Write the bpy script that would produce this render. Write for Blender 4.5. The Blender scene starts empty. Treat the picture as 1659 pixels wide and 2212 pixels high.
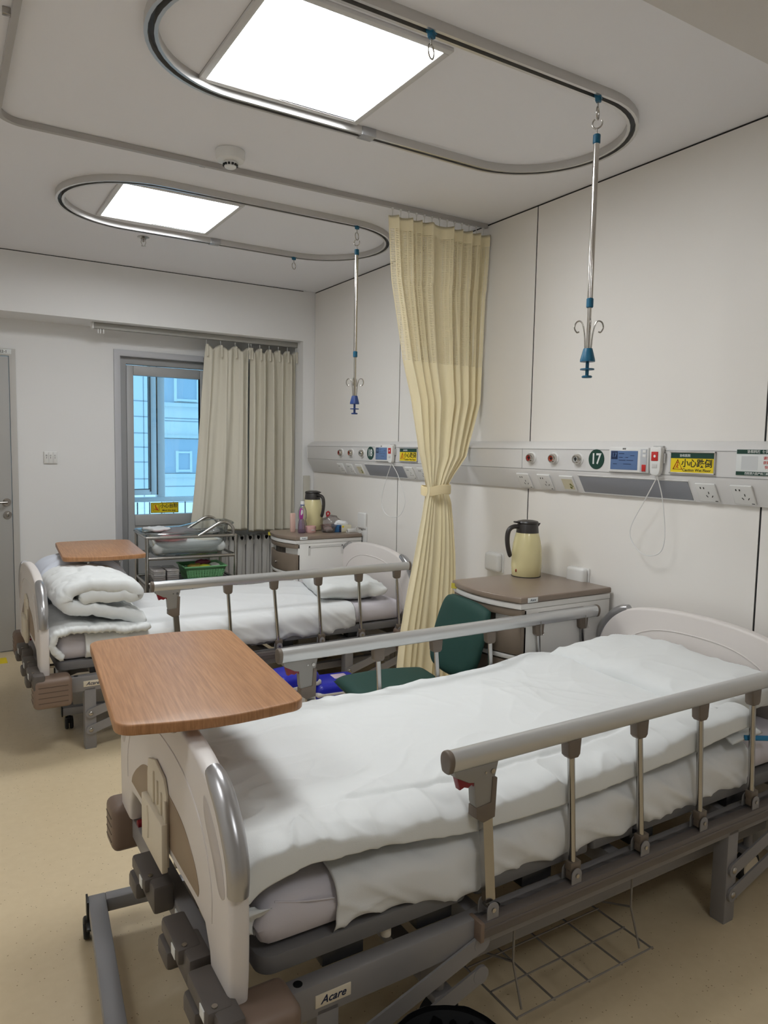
import bpy, bmesh, math, random
from mathutils import Vector, Matrix, Euler, noise
random.seed(4)
PI = math.pi
SC = bpy.context.scene
COL = SC.collection

# ------------------------------------------------------------------ camera
cam_d = bpy.data.cameras.new('camera'); cam = bpy.data.objects.new('camera', cam_d); COL.objects.link(cam)
YAW, PITCH, ROLL, FPX = 0.552344692, 0.0859968609, 0.0180578605, 1564.834
CAMPOS = Vector((-2.57, 0.0, 1.45))
cy_, sy_, cp_, sp_ = math.cos(YAW), math.sin(YAW), math.cos(PITCH), math.sin(PITCH)
f_ = Vector((sy_*cp_, cy_*cp_, -sp_)); r_ = Vector((cy_, -sy_, 0)); u_ = r_.cross(f_)
r2_ = r_*math.cos(ROLL) + u_*math.sin(ROLL); u2_ = -r_*math.sin(ROLL) + u_*math.cos(ROLL)
cam.matrix_world = Matrix(((r2_.x, u2_.x, -f_.x, CAMPOS.x), (r2_.y, u2_.y, -f_.y, CAMPOS.y), (r2_.z, u2_.z, -f_.z, CAMPOS.z), (0, 0, 0, 1)))
cam_d.sensor_fit = 'VERTICAL'; cam_d.sensor_height = 36; cam_d.lens = FPX/2212*36
cam_d.clip_start = 0.02; cam_d.clip_end = 200
SC.camera = cam

# ------------------------------------------------------------------ world, exposure
SC.view_settings.view_transform = 'Standard'; SC.view_settings.look = 'None'
SC.view_settings.gamma = 1; SC.view_settings.use_curve_mapping = False
SC.view_settings.exposure = 0.0
W = bpy.data.worlds.new('sky'); SC.world = W; W.use_nodes = True
W.node_tree.nodes['Background'].inputs[0].default_value = (0.50, 0.78, 1.0, 1)
W.node_tree.nodes['Background'].inputs[1].default_value = 2.5
LED = 20          # emission of the ceiling panels
LEDCOL = (0.945, 0.978, 1.0)

# ------------------------------------------------------------------ materials
def lin(c):
    o = []
    for v in c:
        v /= 255
        o.append(v/12.92 if v <= 0.04045 else ((v+0.055)/1.055)**2.4)
    return (o[0], o[1], o[2], 1)
MATS = {}
def mat(name, col, rough=0.5, metal=0.0, spec=0.5, bump=0, bscale=200, var=0, vscale=6, emis=0, coat=0, sheen=0, alpha=1, transl=0, wr=0):
    if name in MATS: return MATS[name]
    m = bpy.data.materials.new(name); m.use_nodes = True
    nt = m.node_tree; b = nt.nodes['Principled BSDF']
    c = lin(col)
    b.inputs['Base Color'].default_value = c
    b.inputs['Roughness'].default_value = rough
    b.inputs['Metallic'].default_value = metal
    b.inputs['Specular IOR Level'].default_value = spec
    b.inputs['Coat Weight'].default_value = coat
    b.inputs['Sheen Weight'].default_value = sheen
    if alpha < 1: b.inputs['Alpha'].default_value = alpha
    tc = nt.nodes.new('ShaderNodeTexCoord')
    if var:
        n = nt.nodes.new('ShaderNodeTexNoise'); n.inputs['Scale'].default_value = vscale; n.inputs['Detail'].default_value = 5
        nt.links.new(tc.outputs['Object'], n.inputs['Vector'])
        mr = nt.nodes.new('ShaderNodeMapRange'); mr.inputs[3].default_value = 1-var; mr.inputs[4].default_value = 1+var
        nt.links.new(n.outputs['Fac'], mr.inputs[0])
        mx = nt.nodes.new('ShaderNodeMix'); mx.data_type = 'RGBA'; mx.blend_type = 'MULTIPLY'; mx.inputs[0].default_value = 1
        mx.inputs[6].default_value = c
        nt.links.new(mr.outputs[0], mx.inputs[7]); nt.links.new(mx.outputs[2], b.inputs['Base Color'])
    if bump:
        n2 = nt.nodes.new('ShaderNodeTexNoise'); n2.inputs['Scale'].default_value = bscale; n2.inputs['Detail'].default_value = 3
        nt.links.new(tc.outputs['Object'], n2.inputs['Vector'])
        bp = nt.nodes.new('ShaderNodeBump'); bp.inputs['Strength'].default_value = bump; bp.inputs['Distance'].default_value = 0.002
        nt.links.new(n2.outputs['Fac'], bp.inputs['Height']); nt.links.new(bp.outputs['Normal'], b.inputs['Normal'])
    if wr:
        mp = nt.nodes.new('ShaderNodeMapping'); mp.inputs['Rotation'].default_value = (0, 0, .5); mp.inputs['Scale'].default_value = (1.0, 1.9, 1.6)
        nt.links.new(tc.outputs['Object'], mp.inputs[0])
        n3 = nt.nodes.new('ShaderNodeTexNoise'); n3.noise_type = 'RIDGED_MULTIFRACTAL'; n3.inputs['Scale'].default_value = 2.6; n3.inputs['Detail'].default_value = 3.5; n3.inputs['Distortion'].default_value = .5; n3.inputs['Lacunarity'].default_value = 2.3
        nt.links.new(mp.outputs[0], n3.inputs['Vector'])
        b3 = nt.nodes.new('ShaderNodeBump'); b3.inputs['Strength'].default_value = wr; b3.inputs['Distance'].default_value = 0.012
        nt.links.new(n3.outputs['Fac'], b3.inputs['Height']); nt.links.new(b3.outputs['Normal'], bp.inputs['Normal'] if bump else b.inputs['Normal'])
    if emis:
        b.inputs['Emission Color'].default_value = c; b.inputs['Emission Strength'].default_value = emis
    MATS[name] = m
    return m

def glassy(name, tint=(235, 240, 242), gloss=0.08, rough=0.02):
    m = bpy.data.materials.new(name); m.use_nodes = True; nt = m.node_tree
    nt.nodes.remove(nt.nodes['Principled BSDF']); out = nt.nodes['Material Output']
    t = nt.nodes.new('ShaderNodeBsdfTransparent'); t.inputs[0].default_value = lin(tint)
    g = nt.nodes.new('ShaderNodeBsdfGlossy'); g.inputs['Roughness'].default_value = rough
    fr = nt.nodes.new('ShaderNodeLayerWeight'); fr.inputs[0].default_value = 0.25
    mr = nt.nodes.new('ShaderNodeMapRange'); mr.inputs[3].default_value = gloss; mr.inputs[4].default_value = 0.7
    nt.links.new(fr.outputs['Fresnel'], mr.inputs[0])
    mx = nt.nodes.new('ShaderNodeMixShader'); nt.links.new(mr.outputs[0], mx.inputs[0])
    nt.links.new(t.outputs[0], mx.inputs[1]); nt.links.new(g.outputs[0], mx.inputs[2]); nt.links.new(mx.outputs[0], out.inputs[0])
    MATS[name] = m
    return m

def wood_mat():
    m = bpy.data.materials.new('beech_laminate'); m.use_nodes = True; nt = m.node_tree; b = nt.nodes['Principled BSDF']
    tc = nt.nodes.new('ShaderNodeTexCoord'); mp = nt.nodes.new('ShaderNodeMapping'); mp.inputs['Scale'].default_value = (60, 2.2, 8)
    nt.links.new(tc.outputs['Object'], mp.inputs[0])
    w = nt.nodes.new('ShaderNodeTexNoise'); w.inputs['Scale'].default_value = 3.2; w.inputs['Detail'].default_value = 8; w.inputs['Distortion'].default_value = 0.6
    nt.links.new(mp.outputs[0], w.inputs['Vector'])
    cr = nt.nodes.new('ShaderNodeValToRGB')
    cr.color_ramp.elements[0].position = 0.35; cr.color_ramp.elements[0].color = lin((156, 109, 70))
    cr.color_ramp.elements[1].position = 0.66; cr.color_ramp.elements[1].color = lin((181, 132, 90))
    nt.links.new(w.outputs['Fac'], cr.inputs[0]); nt.links.new(cr.outputs[0], b.inputs['Base Color'])
    b.inputs['Roughness'].default_value = 0.4
    MATS['wood'] = m
    return m

def floor_mat():
    m = bpy.data.materials.new('speckled_vinyl'); m.use_nodes = True; nt = m.node_tree; b = nt.nodes['Principled BSDF']
    tc = nt.nodes.new('ShaderNodeTexCoord')
    v = nt.nodes.new('ShaderNodeTexVoronoi'); v.inputs['Scale'].default_value = 75; v.inputs['Randomness'].default_value = 1
    nt.links.new(tc.outputs['Object'], v.inputs['Vector'])
    # only some of the cells carry a speck
    sep = nt.nodes.new('ShaderNodeSeparateColor'); nt.links.new(v.outputs['Color'], sep.inputs[0])
    lt = nt.nodes.new('ShaderNodeMath'); lt.operation = 'LESS_THAN'; lt.inputs[1].default_value = 0.13; nt.links.new(v.outputs['Distance'], lt.inputs[0])
    gt = nt.nodes.new('ShaderNodeMath'); gt.operation = 'GREATER_THAN'; gt.inputs[1].default_value = 0.62; nt.links.new(sep.outputs[0], gt.inputs[0])
    ml = nt.nodes.new('ShaderNodeMath'); ml.operation = 'MULTIPLY'; nt.links.new(lt.outputs[0], ml.inputs[0]); nt.links.new(gt.outputs[0], ml.inputs[1])
    n = nt.nodes.new('ShaderNodeTexNoise'); n.inputs['Scale'].default_value = 30; n.inputs['Detail'].default_value = 4; nt.links.new(tc.outputs['Object'], n.inputs['Vector'])
    cr = nt.nodes.new('ShaderNodeValToRGB'); cr.color_ramp.elements[0].color = lin((210, 190, 154)); cr.color_ramp.elements[1].color = lin((221, 202, 168))
    nt.links.new(n.outputs['Fac'], cr.inputs[0])
    mx = nt.nodes.new('ShaderNodeMix'); mx.data_type = 'RGBA'; nt.links.new(ml.outputs[0], mx.inputs[0]); nt.links.new(cr.outputs[0], mx.inputs[6]); mx.inputs[7].default_value = lin((150, 125, 92))
    nt.links.new(mx.outputs[2], b.inputs['Base Color']); b.inputs['Roughness'].default_value = 0.32; b.inputs['Specular IOR Level'].default_value = 0.45
    return m

def mesh_curtain_mat():
    # cream cloth; the open-work net between two heights (UV v, metres) is punched with small slots
    m = bpy.data.materials.new('cream_curtain'); m.use_nodes = True; nt = m.node_tree; b = nt.nodes['Principled BSDF']; out = nt.nodes['Material Output']
    b.inputs['Base Color'].default_value = lin((254, 241, 203)); b.inputs['Roughness'].default_value = 0.75; b.inputs['Sheen Weight'].default_value = 0.1
    uv = nt.nodes.new('ShaderNodeUVMap'); sp = nt.nodes.new('ShaderNodeSeparateXYZ'); nt.links.new(uv.outputs[0], sp.inputs[0])
    def M(op, a, bb):
        n = nt.nodes.new('ShaderNodeMath'); n.operation = op
        for i, q in enumerate((a, bb)):
            if isinstance(q, (int, float)): n.inputs[i].default_value = q
            elif q is not None: nt.links.new(q, n.inputs[i])
        return n.outputs[0]
    fx = M('FRACT', M('MULTIPLY', sp.outputs[0], 1/0.0105), None); fz = M('FRACT', M('MULTIPLY', sp.outputs[1], 1/0.0082), None)
    hole = M('MULTIPLY', M('GREATER_THAN', fx, 0.30), M('GREATER_THAN', fz, 0.50))
    band = M('MULTIPLY', M('GREATER_THAN', sp.outputs[1], 1.905), M('LESS_THAN', sp.outputs[1], 2.545))
    strip = M('GREATER_THAN', M('FRACT', M('MULTIPLY', sp.outputs[0], 1/0.0525), None), 0.2)
    hole = M('MULTIPLY', M('MULTIPLY', hole, band), strip)
    tl = nt.nodes.new('ShaderNodeBsdfTranslucent'); tl.inputs[0].default_value = lin((252, 238, 196))
    m1 = nt.nodes.new('ShaderNodeMixShader'); m1.inputs[0].default_value = 0.06; nt.links.new(b.outputs[0], m1.inputs[1]); nt.links.new(tl.outputs[0], m1.inputs[2])
    tr = nt.nodes.new('ShaderNodeBsdfTransparent'); mx = nt.nodes.new('ShaderNodeMixShader')
    nt.links.new(hole, mx.inputs[0]); nt.links.new(m1.outputs[0], mx.inputs[1]); nt.links.new(tr.outputs[0], mx.inputs[2]); nt.links.new(mx.outputs[0], out.inputs[0])
    return m

WALL = mat('wall_panel_white', (236, 232, 226), 0.45, bump=0.05, bscale=60)
PAINT = mat('painted_plaster', (236, 235, 234), 0.85, bump=0.08, bscale=90)
CEIL = mat('ceiling_white', (238, 237, 240), 0.8)
SEAM = mat('black_joint', (28, 28, 30), 0.6)
GTRIM = mat('grey_door_frame', (178, 178, 180), 0.45)
DOORM = mat('grey_door_leaf', (176, 174, 170), 0.5)
ALU = mat('anodised_aluminium', (205, 203, 200), 0.32, 0.85)
RAILALU = mat('brushed_handrail', (205, 205, 204), 0.30, 0.6, bump=0.04, bscale=300)
CHROME = mat('polished_steel', (208, 204, 198), 0.16, 1.0)
STEEL = mat('stainless_steel', (176, 172, 166), 0.26, 1.0)
BEDGREY = mat('grey_powder_coat', (140, 137, 137), 0.48, 0.1)
BEDGREY2 = mat('grey_deck', (112, 110, 110), 0.55)
TAUPE = mat('taupe_plastic', (112, 100, 88), 0.5)
BUMP = mat('brown_bumper', (128, 108, 94), 0.45)
CREAMPL = mat('off_white_plastic', (224, 217, 212), 0.38)
BROWNPAN = mat('brown_panel', (150, 130, 108), 0.45)
POCK = mat('ivory_plastic', (222, 211, 190), 0.45)
DARKPL = mat('dark_plastic', (92, 86, 82), 0.5)
BLACK = mat('black_plastic', (22, 22, 24), 0.4)
RUBBER = mat('black_rubber', (20, 20, 21), 0.7)
REDP = mat('dark_red_plastic', (128, 22, 34), 0.4)
WHITEP = mat('white_plastic', (228, 227, 224), 0.35)
TEAL = mat('teal_plastic', (10, 92, 124), 0.4)
NAVY = mat('blue_plastic', (38, 66, 128), 0.4)
SHEET = mat('white_cotton', (230, 231, 231), 0.85, bump=0.12, bscale=420, sheen=0.1, wr=.5)
DUV = mat('white_duvet_cotton', (229, 231, 230), 0.85, bump=0.12, bscale=380, sheen=0.1, wr=.5)
LILAC = mat('lilac_mattress_cover', (212, 207, 214), 0.75, bump=0.1, bscale=400, wr=.5)
BEIGEC = mat('beige_curtain_cloth', (218, 212, 196), 0.85, bump=0.15, bscale=350)
CABW = mat('cabinet_white', (224, 221, 216), 0.38)
CABB = mat('cabinet_brown', (124, 110, 96), 0.4)
CABT = mat('cabinet_top_brown', (134, 118, 104), 0.3)
GREEN = mat('dark_green_upholstery', (20, 62, 54), 0.7, bump=0.1)
THER = mat('cream_enamel', (222, 211, 160), 0.22, coat=0.3)
THERB = mat('charcoal_lid', (52, 48, 46), 0.4)
YEL = mat('sign_yellow', (236, 208, 24), 0.5)
INK = mat('sign_black', (24, 24, 22), 0.6)
SGREEN = mat('sign_green', (16, 62, 50), 0.45)
SWHITE = mat('sign_white', (226, 228, 226), 0.5)
SRED = mat('sign_red', (196, 40, 36), 0.5)
LCD = mat('lcd_blue', (84, 108, 146), 0.2, emis=0.18)
LCDT = mat('lcd_text', (34, 50, 84), 0.3)
VGREY = mat('diffuser_grey', (142, 144, 150), 0.4)
WOOD = wood_mat()
GLASS = glassy('window_glass', (232, 242, 246), 0.05)
ACRYL = glassy('clear_acrylic', (250, 252, 252), 0.07, 0.05)
PLASTW = glassy('clear_wrap', (244, 244, 246), 0.22, 0.15)

# ------------------------------------------------------------------ mesh builder
class MB:
    def __init__(s): s.bm = bmesh.new()
    def _merge(s, tmp, M=None):
        if M is not None: bmesh.ops.transform(tmp, matrix=M, verts=tmp.verts)
        me = bpy.data.meshes.new('t'); tmp.to_mesh(me); tmp.free(); s.bm.from_mesh(me); bpy.data.meshes.remove(me)
    def box(s, x0, x1, y0, y1, z0, z1, bev=0, rot=None, seg=2):
        t = bmesh.new(); bmesh.ops.create_cube(t, size=1)
        c = Vector(((x0+x1)/2, (y0+y1)/2, (z0+z1)/2))
        bmesh.ops.scale(t, vec=(abs(x1-x0), abs(y1-y0), abs(z1-z0)), verts=t.verts)
        if bev:
            bev = min(bev, 0.49*min(abs(x1-x0), abs(y1-y0), abs(z1-z0)))
            bmesh.ops.bevel(t, geom=t.edges[:], offset=bev, segments=seg, affect='EDGES', profile=0.5)
        M = Matrix.Translation(c)
        if rot: M = M @ Euler(rot).to_matrix().to_4x4()
        s._merge(t, M); return s
    def cyl(s, p0, p1, r, n=16, r1=None, bev=0):
        p0, p1 = Vector(p0), Vector(p1); d = p1-p0; L = d.length
        t = bmesh.new(); bmesh.ops.create_cone(t, cap_ends=True, segments=n, radius1=r, radius2=r if r1 is None else r1, depth=L)
        if bev: bmesh.ops.bevel(t, geom=[e for e in t.edges if abs(e.verts[0].co.z-e.verts[1].co.z) < 1e-6], offset=bev, segments=2, affect='EDGES')
        q = Vector((0, 0, 1)).rotation_difference(d.normalized())
        s._merge(t, Matrix.Translation((p0+p1)/2) @ q.to_matrix().to_4x4()); return s
    def sph(s, c, r, sc=(1, 1, 1), n=16):
        t = bmesh.new(); bmesh.ops.create_uvsphere(t, u_segments=n, v_segments=max(6, n//2), radius=r)
        s._merge(t, Matrix.Translation(c) @ Matrix.Diagonal((sc[0], sc[1], sc[2], 1))); return s
    def tube(s, pts, r, n=10, closed=False, smooth=0, sq=None):
        pts = [Vector(p) for p in pts]
        if smooth:
            if isinstance(r, (list, tuple)): r = [p.x for p in crom([Vector((q, 0, 0)) for q in r], smooth, closed)]
            pts = crom(pts, smooth, closed)
        N = len(pts); rings = []; up = None
        for i, p in enumerate(pts):
            a = pts[(i-1) % N] if (closed or i > 0) else p; b = pts[(i+1) % N] if (closed or i < N-1) else p
            d = (b-a).normalized()
            if up is None:
                up = Vector((0, 0, 1)) if abs(d.z) < 0.9 else Vector((1, 0, 0))
            x = d.cross(up)
            if x.length < 1e-4: x = d.orthogonal()
            x.normalize(); up2 = x.cross(d).normalized(); up = up2
            rr = r[i] if isinstance(r, (list, tuple)) else r
            if sq:   # rectangular section (w across, h up)
                w, h = sq
                prof = [(-w/2, -h/2), (w/2, -h/2), (w/2, h/2), (-w/2, h/2)]
                rings.append([s.bm.verts.new(p + x*aa + up2*bb) for aa, bb in prof])
            else:
                rings.append([s.bm.verts.new(p + x*rr*math.cos(2*PI*k/n) + up2*rr*math.sin(2*PI*k/n)) for k in range(n)])
        m = len(rings[0])
        for i in range(N if closed else N-1):
            A, B = rings[i], rings[(i+1) % N]
            for k in range(m): s.bm.faces.new((A[k], A[(k+1) % m], B[(k+1) % m], B[k]))
        if not closed: s.bm.faces.new(rings[0][::-1]); s.bm.faces.new(rings[-1])
        return s
    def lathe(s, prof, c=(0, 0, 0), n=32, axis='Z'):
        c = Vector(c); rings = []
        for (r, z) in prof:
            if r < 1e-6: rings.append([s.bm.verts.new(c+Vector((0, 0, z)))])
            else: rings.append([s.bm.verts.new(c+Vector((r*math.cos(2*PI*k/n), r*math.sin(2*PI*k/n), z))) for k in range(n)])
        for A, B in zip(rings[:-1], rings[1:]):
            for k in range(n):
                k2 = (k+1) % n
                if len(A) == 1 and len(B) == 1: continue
                if len(A) == 1: s.bm.faces.new((A[0], B[k2], B[k]))
                elif len(B) == 1: s.bm.faces.new((A[k], A[k2], B[0]))
                else: s.bm.faces.new((A[k], A[k2], B[k2], B[k]))
        return s
    def prism(s, out, a0, a1, plane='YZ', bev=0, seg=2):
        """2D outline extruded from a0 to a1 along the third axis"""
        t = bmesh.new()
        def P(p, a):
            return {'YZ': (a, p[0], p[1]), 'XZ': (p[0], a, p[1]), 'XY': (p[0], p[1], a)}[plane]
        A = [t.verts.new(P(p, a0)) for p in out]; B = [t.verts.new(P(p, a1)) for p in out]
        n = len(out)
        fa = t.faces.new(A); fb = t.faces.new(B[::-1])
        for i in range(n): t.faces.new((A[i], B[i], B[(i+1) % n], A[(i+1) % n]))
        bmesh.ops.recalc_face_normals(t, faces=t.faces)
        if bev:
            es = list(set(fa.edges[:]) | set(fb.edges[:]))
            bmesh.ops.bevel(t, geom=es, offset=bev, segments=seg, affect='EDGES', profile=0.5)
        bmesh.ops.triangulate(t, faces=[f for f in t.faces if len(f.verts) > 4])
        s._merge(t); return s
    def build(s, name, m, parent=None, angle=35, loc=None, rz=0):
        bmesh.ops.remove_doubles(s.bm, verts=s.bm.verts, dist=1e-6)
        bmesh.ops.recalc_face_normals(s.bm, faces=s.bm.faces)
        lim = math.radians(angle)
        for e in s.bm.edges:
            e.smooth = not (len(e.link_faces) == 2 and e.calc_face_angle(0) > lim)
        for f in s.bm.faces: f.smooth = True
        me = bpy.data.meshes.new(name); s.bm.to_mesh(me); s.bm.free()
        me.materials.append(m)
        o = bpy.data.objects.new(name, me); COL.objects.link(o)
        if parent: o.parent = parent
        if loc is not None: o.location = loc
        if rz: o.rotation_euler = (0, 0, rz)
        return o

def crom(pts, k, closed=False):
    out = []; N = len(pts)
    for i in range(N if closed else N-1):
        g = lambda j: pts[j % N] if closed else pts[max(0, min(N-1, j))]
        p0, p1, p2, p3 = g(i-1), g(i), g(i+1), g(i+2)
        for q in range(k):
            t = q/k
            out.append(0.5*((2*p1)+(p2-p0)*t+(2*p0-5*p1+4*p2-p3)*t*t+(3*p1-p0-3*p2+p3)*t**3))
    if not closed: out.append(pts[-1])
    return out
def crom2(pts, k, closed=False):
    v = crom([Vector((a, b, 0)) for a, b in pts], k, closed); return [(p.x, p.y) for p in v]

def tag(o, label=None, cat=None, group=None, kind=None):
    if label: o['label'] = label
    if cat: o['category'] = cat
    if group: o['group'] = group
    if kind: o['kind'] = kind
    return o
def empty(name, loc, label, cat, group=None, rz=0):
    o = bpy.data.objects.new(name, None); COL.objects.link(o); o.location = loc; o.rotation_euler = (0, 0, rz)
    o.empty_display_size = 0.1
    return tag(o, label, cat, group)
def struct(name, mb, m, parent=None, **k):
    o = mb.build(name, m, parent, **k)
    if not parent: o['kind'] = 'structure'
    return o
def copy_tree(o, parent=None):
    c = o.copy(); COL.objects.link(c); c.parent = parent
    for ch in list(o.children): copy_tree(ch, c)
    return c
def text(name, body, size, m, parent, origin, right, up, bold=0.0, ext=0.0006, align='CENTER', sx=1.0, shear=0):
    """lettering as a mesh; origin = centre of the line, right/up = reading directions"""
    cu = bpy.data.curves.new('txt', 'FONT'); cu.body = body; cu.size = size; cu.align_x = align; cu.align_y = 'CENTER'
    cu.shear = shear; cu.extrude = ext; cu.offset = bold*size; cu.resolution_u = 3
    o = bpy.data.objects.new('txt', cu); COL.objects.link(o)
    bpy.context.view_layer.update()
    dg = bpy.context.evaluated_depsgraph_get(); me = bpy.data.meshes.new_from_object(o.evaluated_get(dg))
    bpy.data.objects.remove(o); bpy.data.curves.remove(cu)
    R = Vector(right).normalized(); U = Vector(up).normalized(); Nn = R.cross(U)
    M = Matrix(((R.x*sx, U.x, Nn.x, origin[0]), (R.y*sx, U.y, Nn.y, origin[1]), (R.z*sx, U.z, Nn.z, origin[2]), (0, 0, 0, 1)))
    me.transform(M); me.name = name; me.materials.clear(); me.materials.append(m)
    ob = bpy.data.objects.new(name, me); COL.objects.link(ob)
    if parent: ob.parent = parent
    return ob

def fbm(p, o=3):
    a, s, q = 1, 0, Vector(p)
    for _ in range(o): s += a*noise.noise(q); q = q*2.03+Vector((3.1, 1.7, 5.2)); a *= 0.5
    return s
def crease(p, k=11):   # thin raised fold lines, present only in patches
    q = Vector(p); m = max(0, min(1, .5+1.6*noise.noise(q*.37+Vector((9, 4, 2)))))
    return m*math.exp(-abs(noise.noise(q))*k)
def ridge(p):  # sharp creases
    return (1-min(1, abs(noise.noise(Vector(p)))*2.2))**2

def sheet(name, S, nt, ns, thick, m, parent=None, edge=0.03, disp=None, uv=None, angle=80, both=True, flip=False):
    """closed cloth or cushion body around a mid surface S(t,s)->Vector; thickness rounds off at the four borders"""
    P = [[Vector(S(i/nt, j/ns)) for j in range(ns+1)] for i in range(nt+1)]
    Nn = [[None]*(ns+1) for _ in range(nt+1)]
    for i in range(nt+1):
        for j in range(ns+1):
            a = P[min(i+1, nt)][j]-P[max(i-1, 0)][j]; b = P[i][min(j+1, ns)]-P[i][max(j-1, 0)]
            n = a.cross(b); Nn[i][j] = n.normalized() if n.length > 1e-12 else Vector((0, 0, 1))
            if flip: Nn[i][j] = -Nn[i][j]
    # arc lengths for edge rounding
    def acc(seq):
        L = [0]
        for a, b in zip(seq[:-1], seq[1:]): L.append(L[-1]+(b-a).length)
        return L
    Lt = acc([P[i][ns//2] for i in range(nt+1)]); Ls = acc([P[nt//2][j] for j in range(ns+1)])
    def prof(d):
        if d >= edge: return 1
        q = 1-d/edge
        return math.sqrt(max(0, 1-q*q))
    bm = bmesh.new(); top = []; bot = []; uvs = {}
    for i in range(nt+1):
        rt, rb = [], []
        for j in range(ns+1):
            d = min(Lt[i], Lt[-1]-Lt[i]); e = min(Ls[j], Ls[-1]-Ls[j])
            w = prof(d)*prof(e)
            dd = disp(P[i][j], i/nt, j/ns) if disp else 0
            c = P[i][j]; n = Nn[i][j]; h = thick(i/nt, j/ns) if callable(thick) else thick
            vt = bm.verts.new(c+n*(h/2*w+dd)); rt.append(vt)
            if w < 1e-4: rb.append(vt)
            else: rb.append(bm.verts.new(c-n*(h/2*w-(dd if both else 0))))
            uvs[vt] = uvs[rb[-1]] = (i/nt, j/ns)
        top.append(rt); bot.append(rb)
    for i in range(nt):
        for j in range(ns):
            for G, rev in ((top, 0), (bot, 1)):
                q = [G[i][j], G[i+1][j], G[i+1][j+1], G[i][j+1]]
                if rev: q = q[::-1]
                try: bm.faces.new(q)
                except ValueError: pass
    uvmap = None
    if uv:
        lay = bm.loops.layers.uv.new('UVMap')
        for f in bm.faces:
            for l in f.loops: l[lay].uv = uv(*uvs[l.vert])
    bmesh.ops.recalc_face_normals(bm, faces=bm.faces)
    for f in bm.faces: f.smooth = True
    me = bpy.data.meshes.new(name); bm.to_mesh(me); bm.free(); me.materials.append(m)
    o = bpy.data.objects.new(name, me); COL.objects.link(o)
    if parent: o.parent = parent
    return o

def lerp(tab, v):
    if v <= tab[0][0]: return tab[0][1]
    for (a, b), (c, d) in zip(tab[:-1], tab[1:]):
        if v <= c:
            t = (v-a)/(c-a); return b+(d-b)*t
    return tab[-1][1]
def polypath(pts, k=8):
    pp = crom([Vector((a, 0, b)) for a, b in pts], k)
    L = [0]
    for a, b in zip(pp[:-1], pp[1:]): L.append(L[-1]+(b-a).length)
    T = L[-1]
    def f(t):
        d = t*T
        for i in range(len(L)-1):
            if d <= L[i+1] or i == len(L)-2:
                q = (d-L[i])/max(1e-9, L[i+1]-L[i]); return pp[i].lerp(pp[i+1], min(1, q))
    f.length = T
    return f

# =================================================================== ROOM
YW = 5.58; CE = 2.67; XL = -3.7; YB = -2.6
struct('floor', MB().box(XL-.1, 0.1, YB-.1, YW+.1, -.1, 0), floor_mat())
struct('ceiling', MB().box(XL-.1, 0.1, YB-.1, YW+.1, CE, CE+.1), CEIL)
struct('wall_left', MB().box(XL-.1, XL, YB, YW, 0, CE), PAINT)
struct('wall_back', MB().box(XL, 0, YB-.1, YB, 0, CE), PAINT)
seams = [-1.12, .12, 1.533, 2.767, 4.006]
wr = MB()
ys = [YB]+seams+[5.26]
for a, b in zip(ys[:-1], ys[1:]): wr.box(-0.0, 0.1, a+.004, b-.004, 0, CE-.008)
struct('wall_right', wr, WALL)
struct('trim_1', MB().box(0.003, 0.09, YB, 5.26, 0, CE), SEAM)       # black joints seen between the panels
# pillar in the corner and beam above the window
struct('wall_pillar', MB().box(-0.1, 0.1, 5.26, YW+.1, 0, CE, 0), PAINT)
struct('wall_bulkhead', MB().box(XL, -0.1, 5.26, YW, 2.285, CE-.006), PAINT)
struct('trim_2', MB().box(XL, -0.1, 5.265, YW, CE-.006, CE), SEAM)
# window wall with a bathroom door on the left and a glazed balcony door
wf = MB()
wf.box(XL, -3.02, YW, YW+.14, 0, 2.285).box(-3.02, -2.10, YW, YW+.14, 2.075, 2.285).box(-2.10, -1.455, YW, YW+.14, 0, 2.285)
wf.box(-1.455, -.60, YW, YW+.14, 2.14, 2.285).box(-.60, -0.1, YW, YW+.14, 0, 2.285)
struct('wall_far', wf, PAINT)
struct('baseboard_far', MB().box(-2.095, -1.46, YW-.008, YW, 0, .07, .002), mat('base_white', (214, 208, 198), .5))
struct('wall_beam', MB().box(XL, 0, .35, 1.153, 2.45, CE), mat('beam_grey', (214, 210, 207), .8))  # whole beam coloured darker so its underside stands out from the ceiling
# bathroom door
dr = struct('door_1', MB().box(-2.98, -2.143, YW-.012, YW+.03, 0.006, 2.03, .002), DOORM)
MB().prism([(-3.02, 0), (-3.02, 2.083), (-2.1, 2.083), (-2.1, 0), (-2.14, 0), (-2.14, 2.035), (-2.985, 2.035), (-2.985, 0)], YW-.022, YW+.05, 'XZ', .002).build('door_frame', mat('door_casing', (196, 193, 188), .5), dr)
h = MB().cyl((-2.175, YW-.012, 1.045), (-2.175, YW-.022, 1.045), .026, 24).cyl((-2.175, YW-.02, 1.045), (-2.175, YW-.055, 1.045), .009, 12)
h.tube([(-2.175, YW-.055, 1.045), (-2.2, YW-.06, 1.045), (-2.30, YW-.06, 1.045)], .009, 10)
h.build('door_handle', STEEL, dr)
MB().cyl((-2.172, YW-.012, .958), (-2.172, YW-.02, .958), .026, 24).box(-2.18, -2.164, YW-.028, YW-.02, .945, .972, .003).build('lock', STEEL, dr)
pl = MB().box(-2.32, -2.125, YW-.026, YW-.0225, 2.045, 2.078, .001).build('number_plate', SWHITE, dr)
text('lettering', '5-22-1', .026, INK, pl, (-2.185, YW-.0268, 2.061), (1, 0, 0), (0, 0, 1), .01, .0003)

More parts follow.
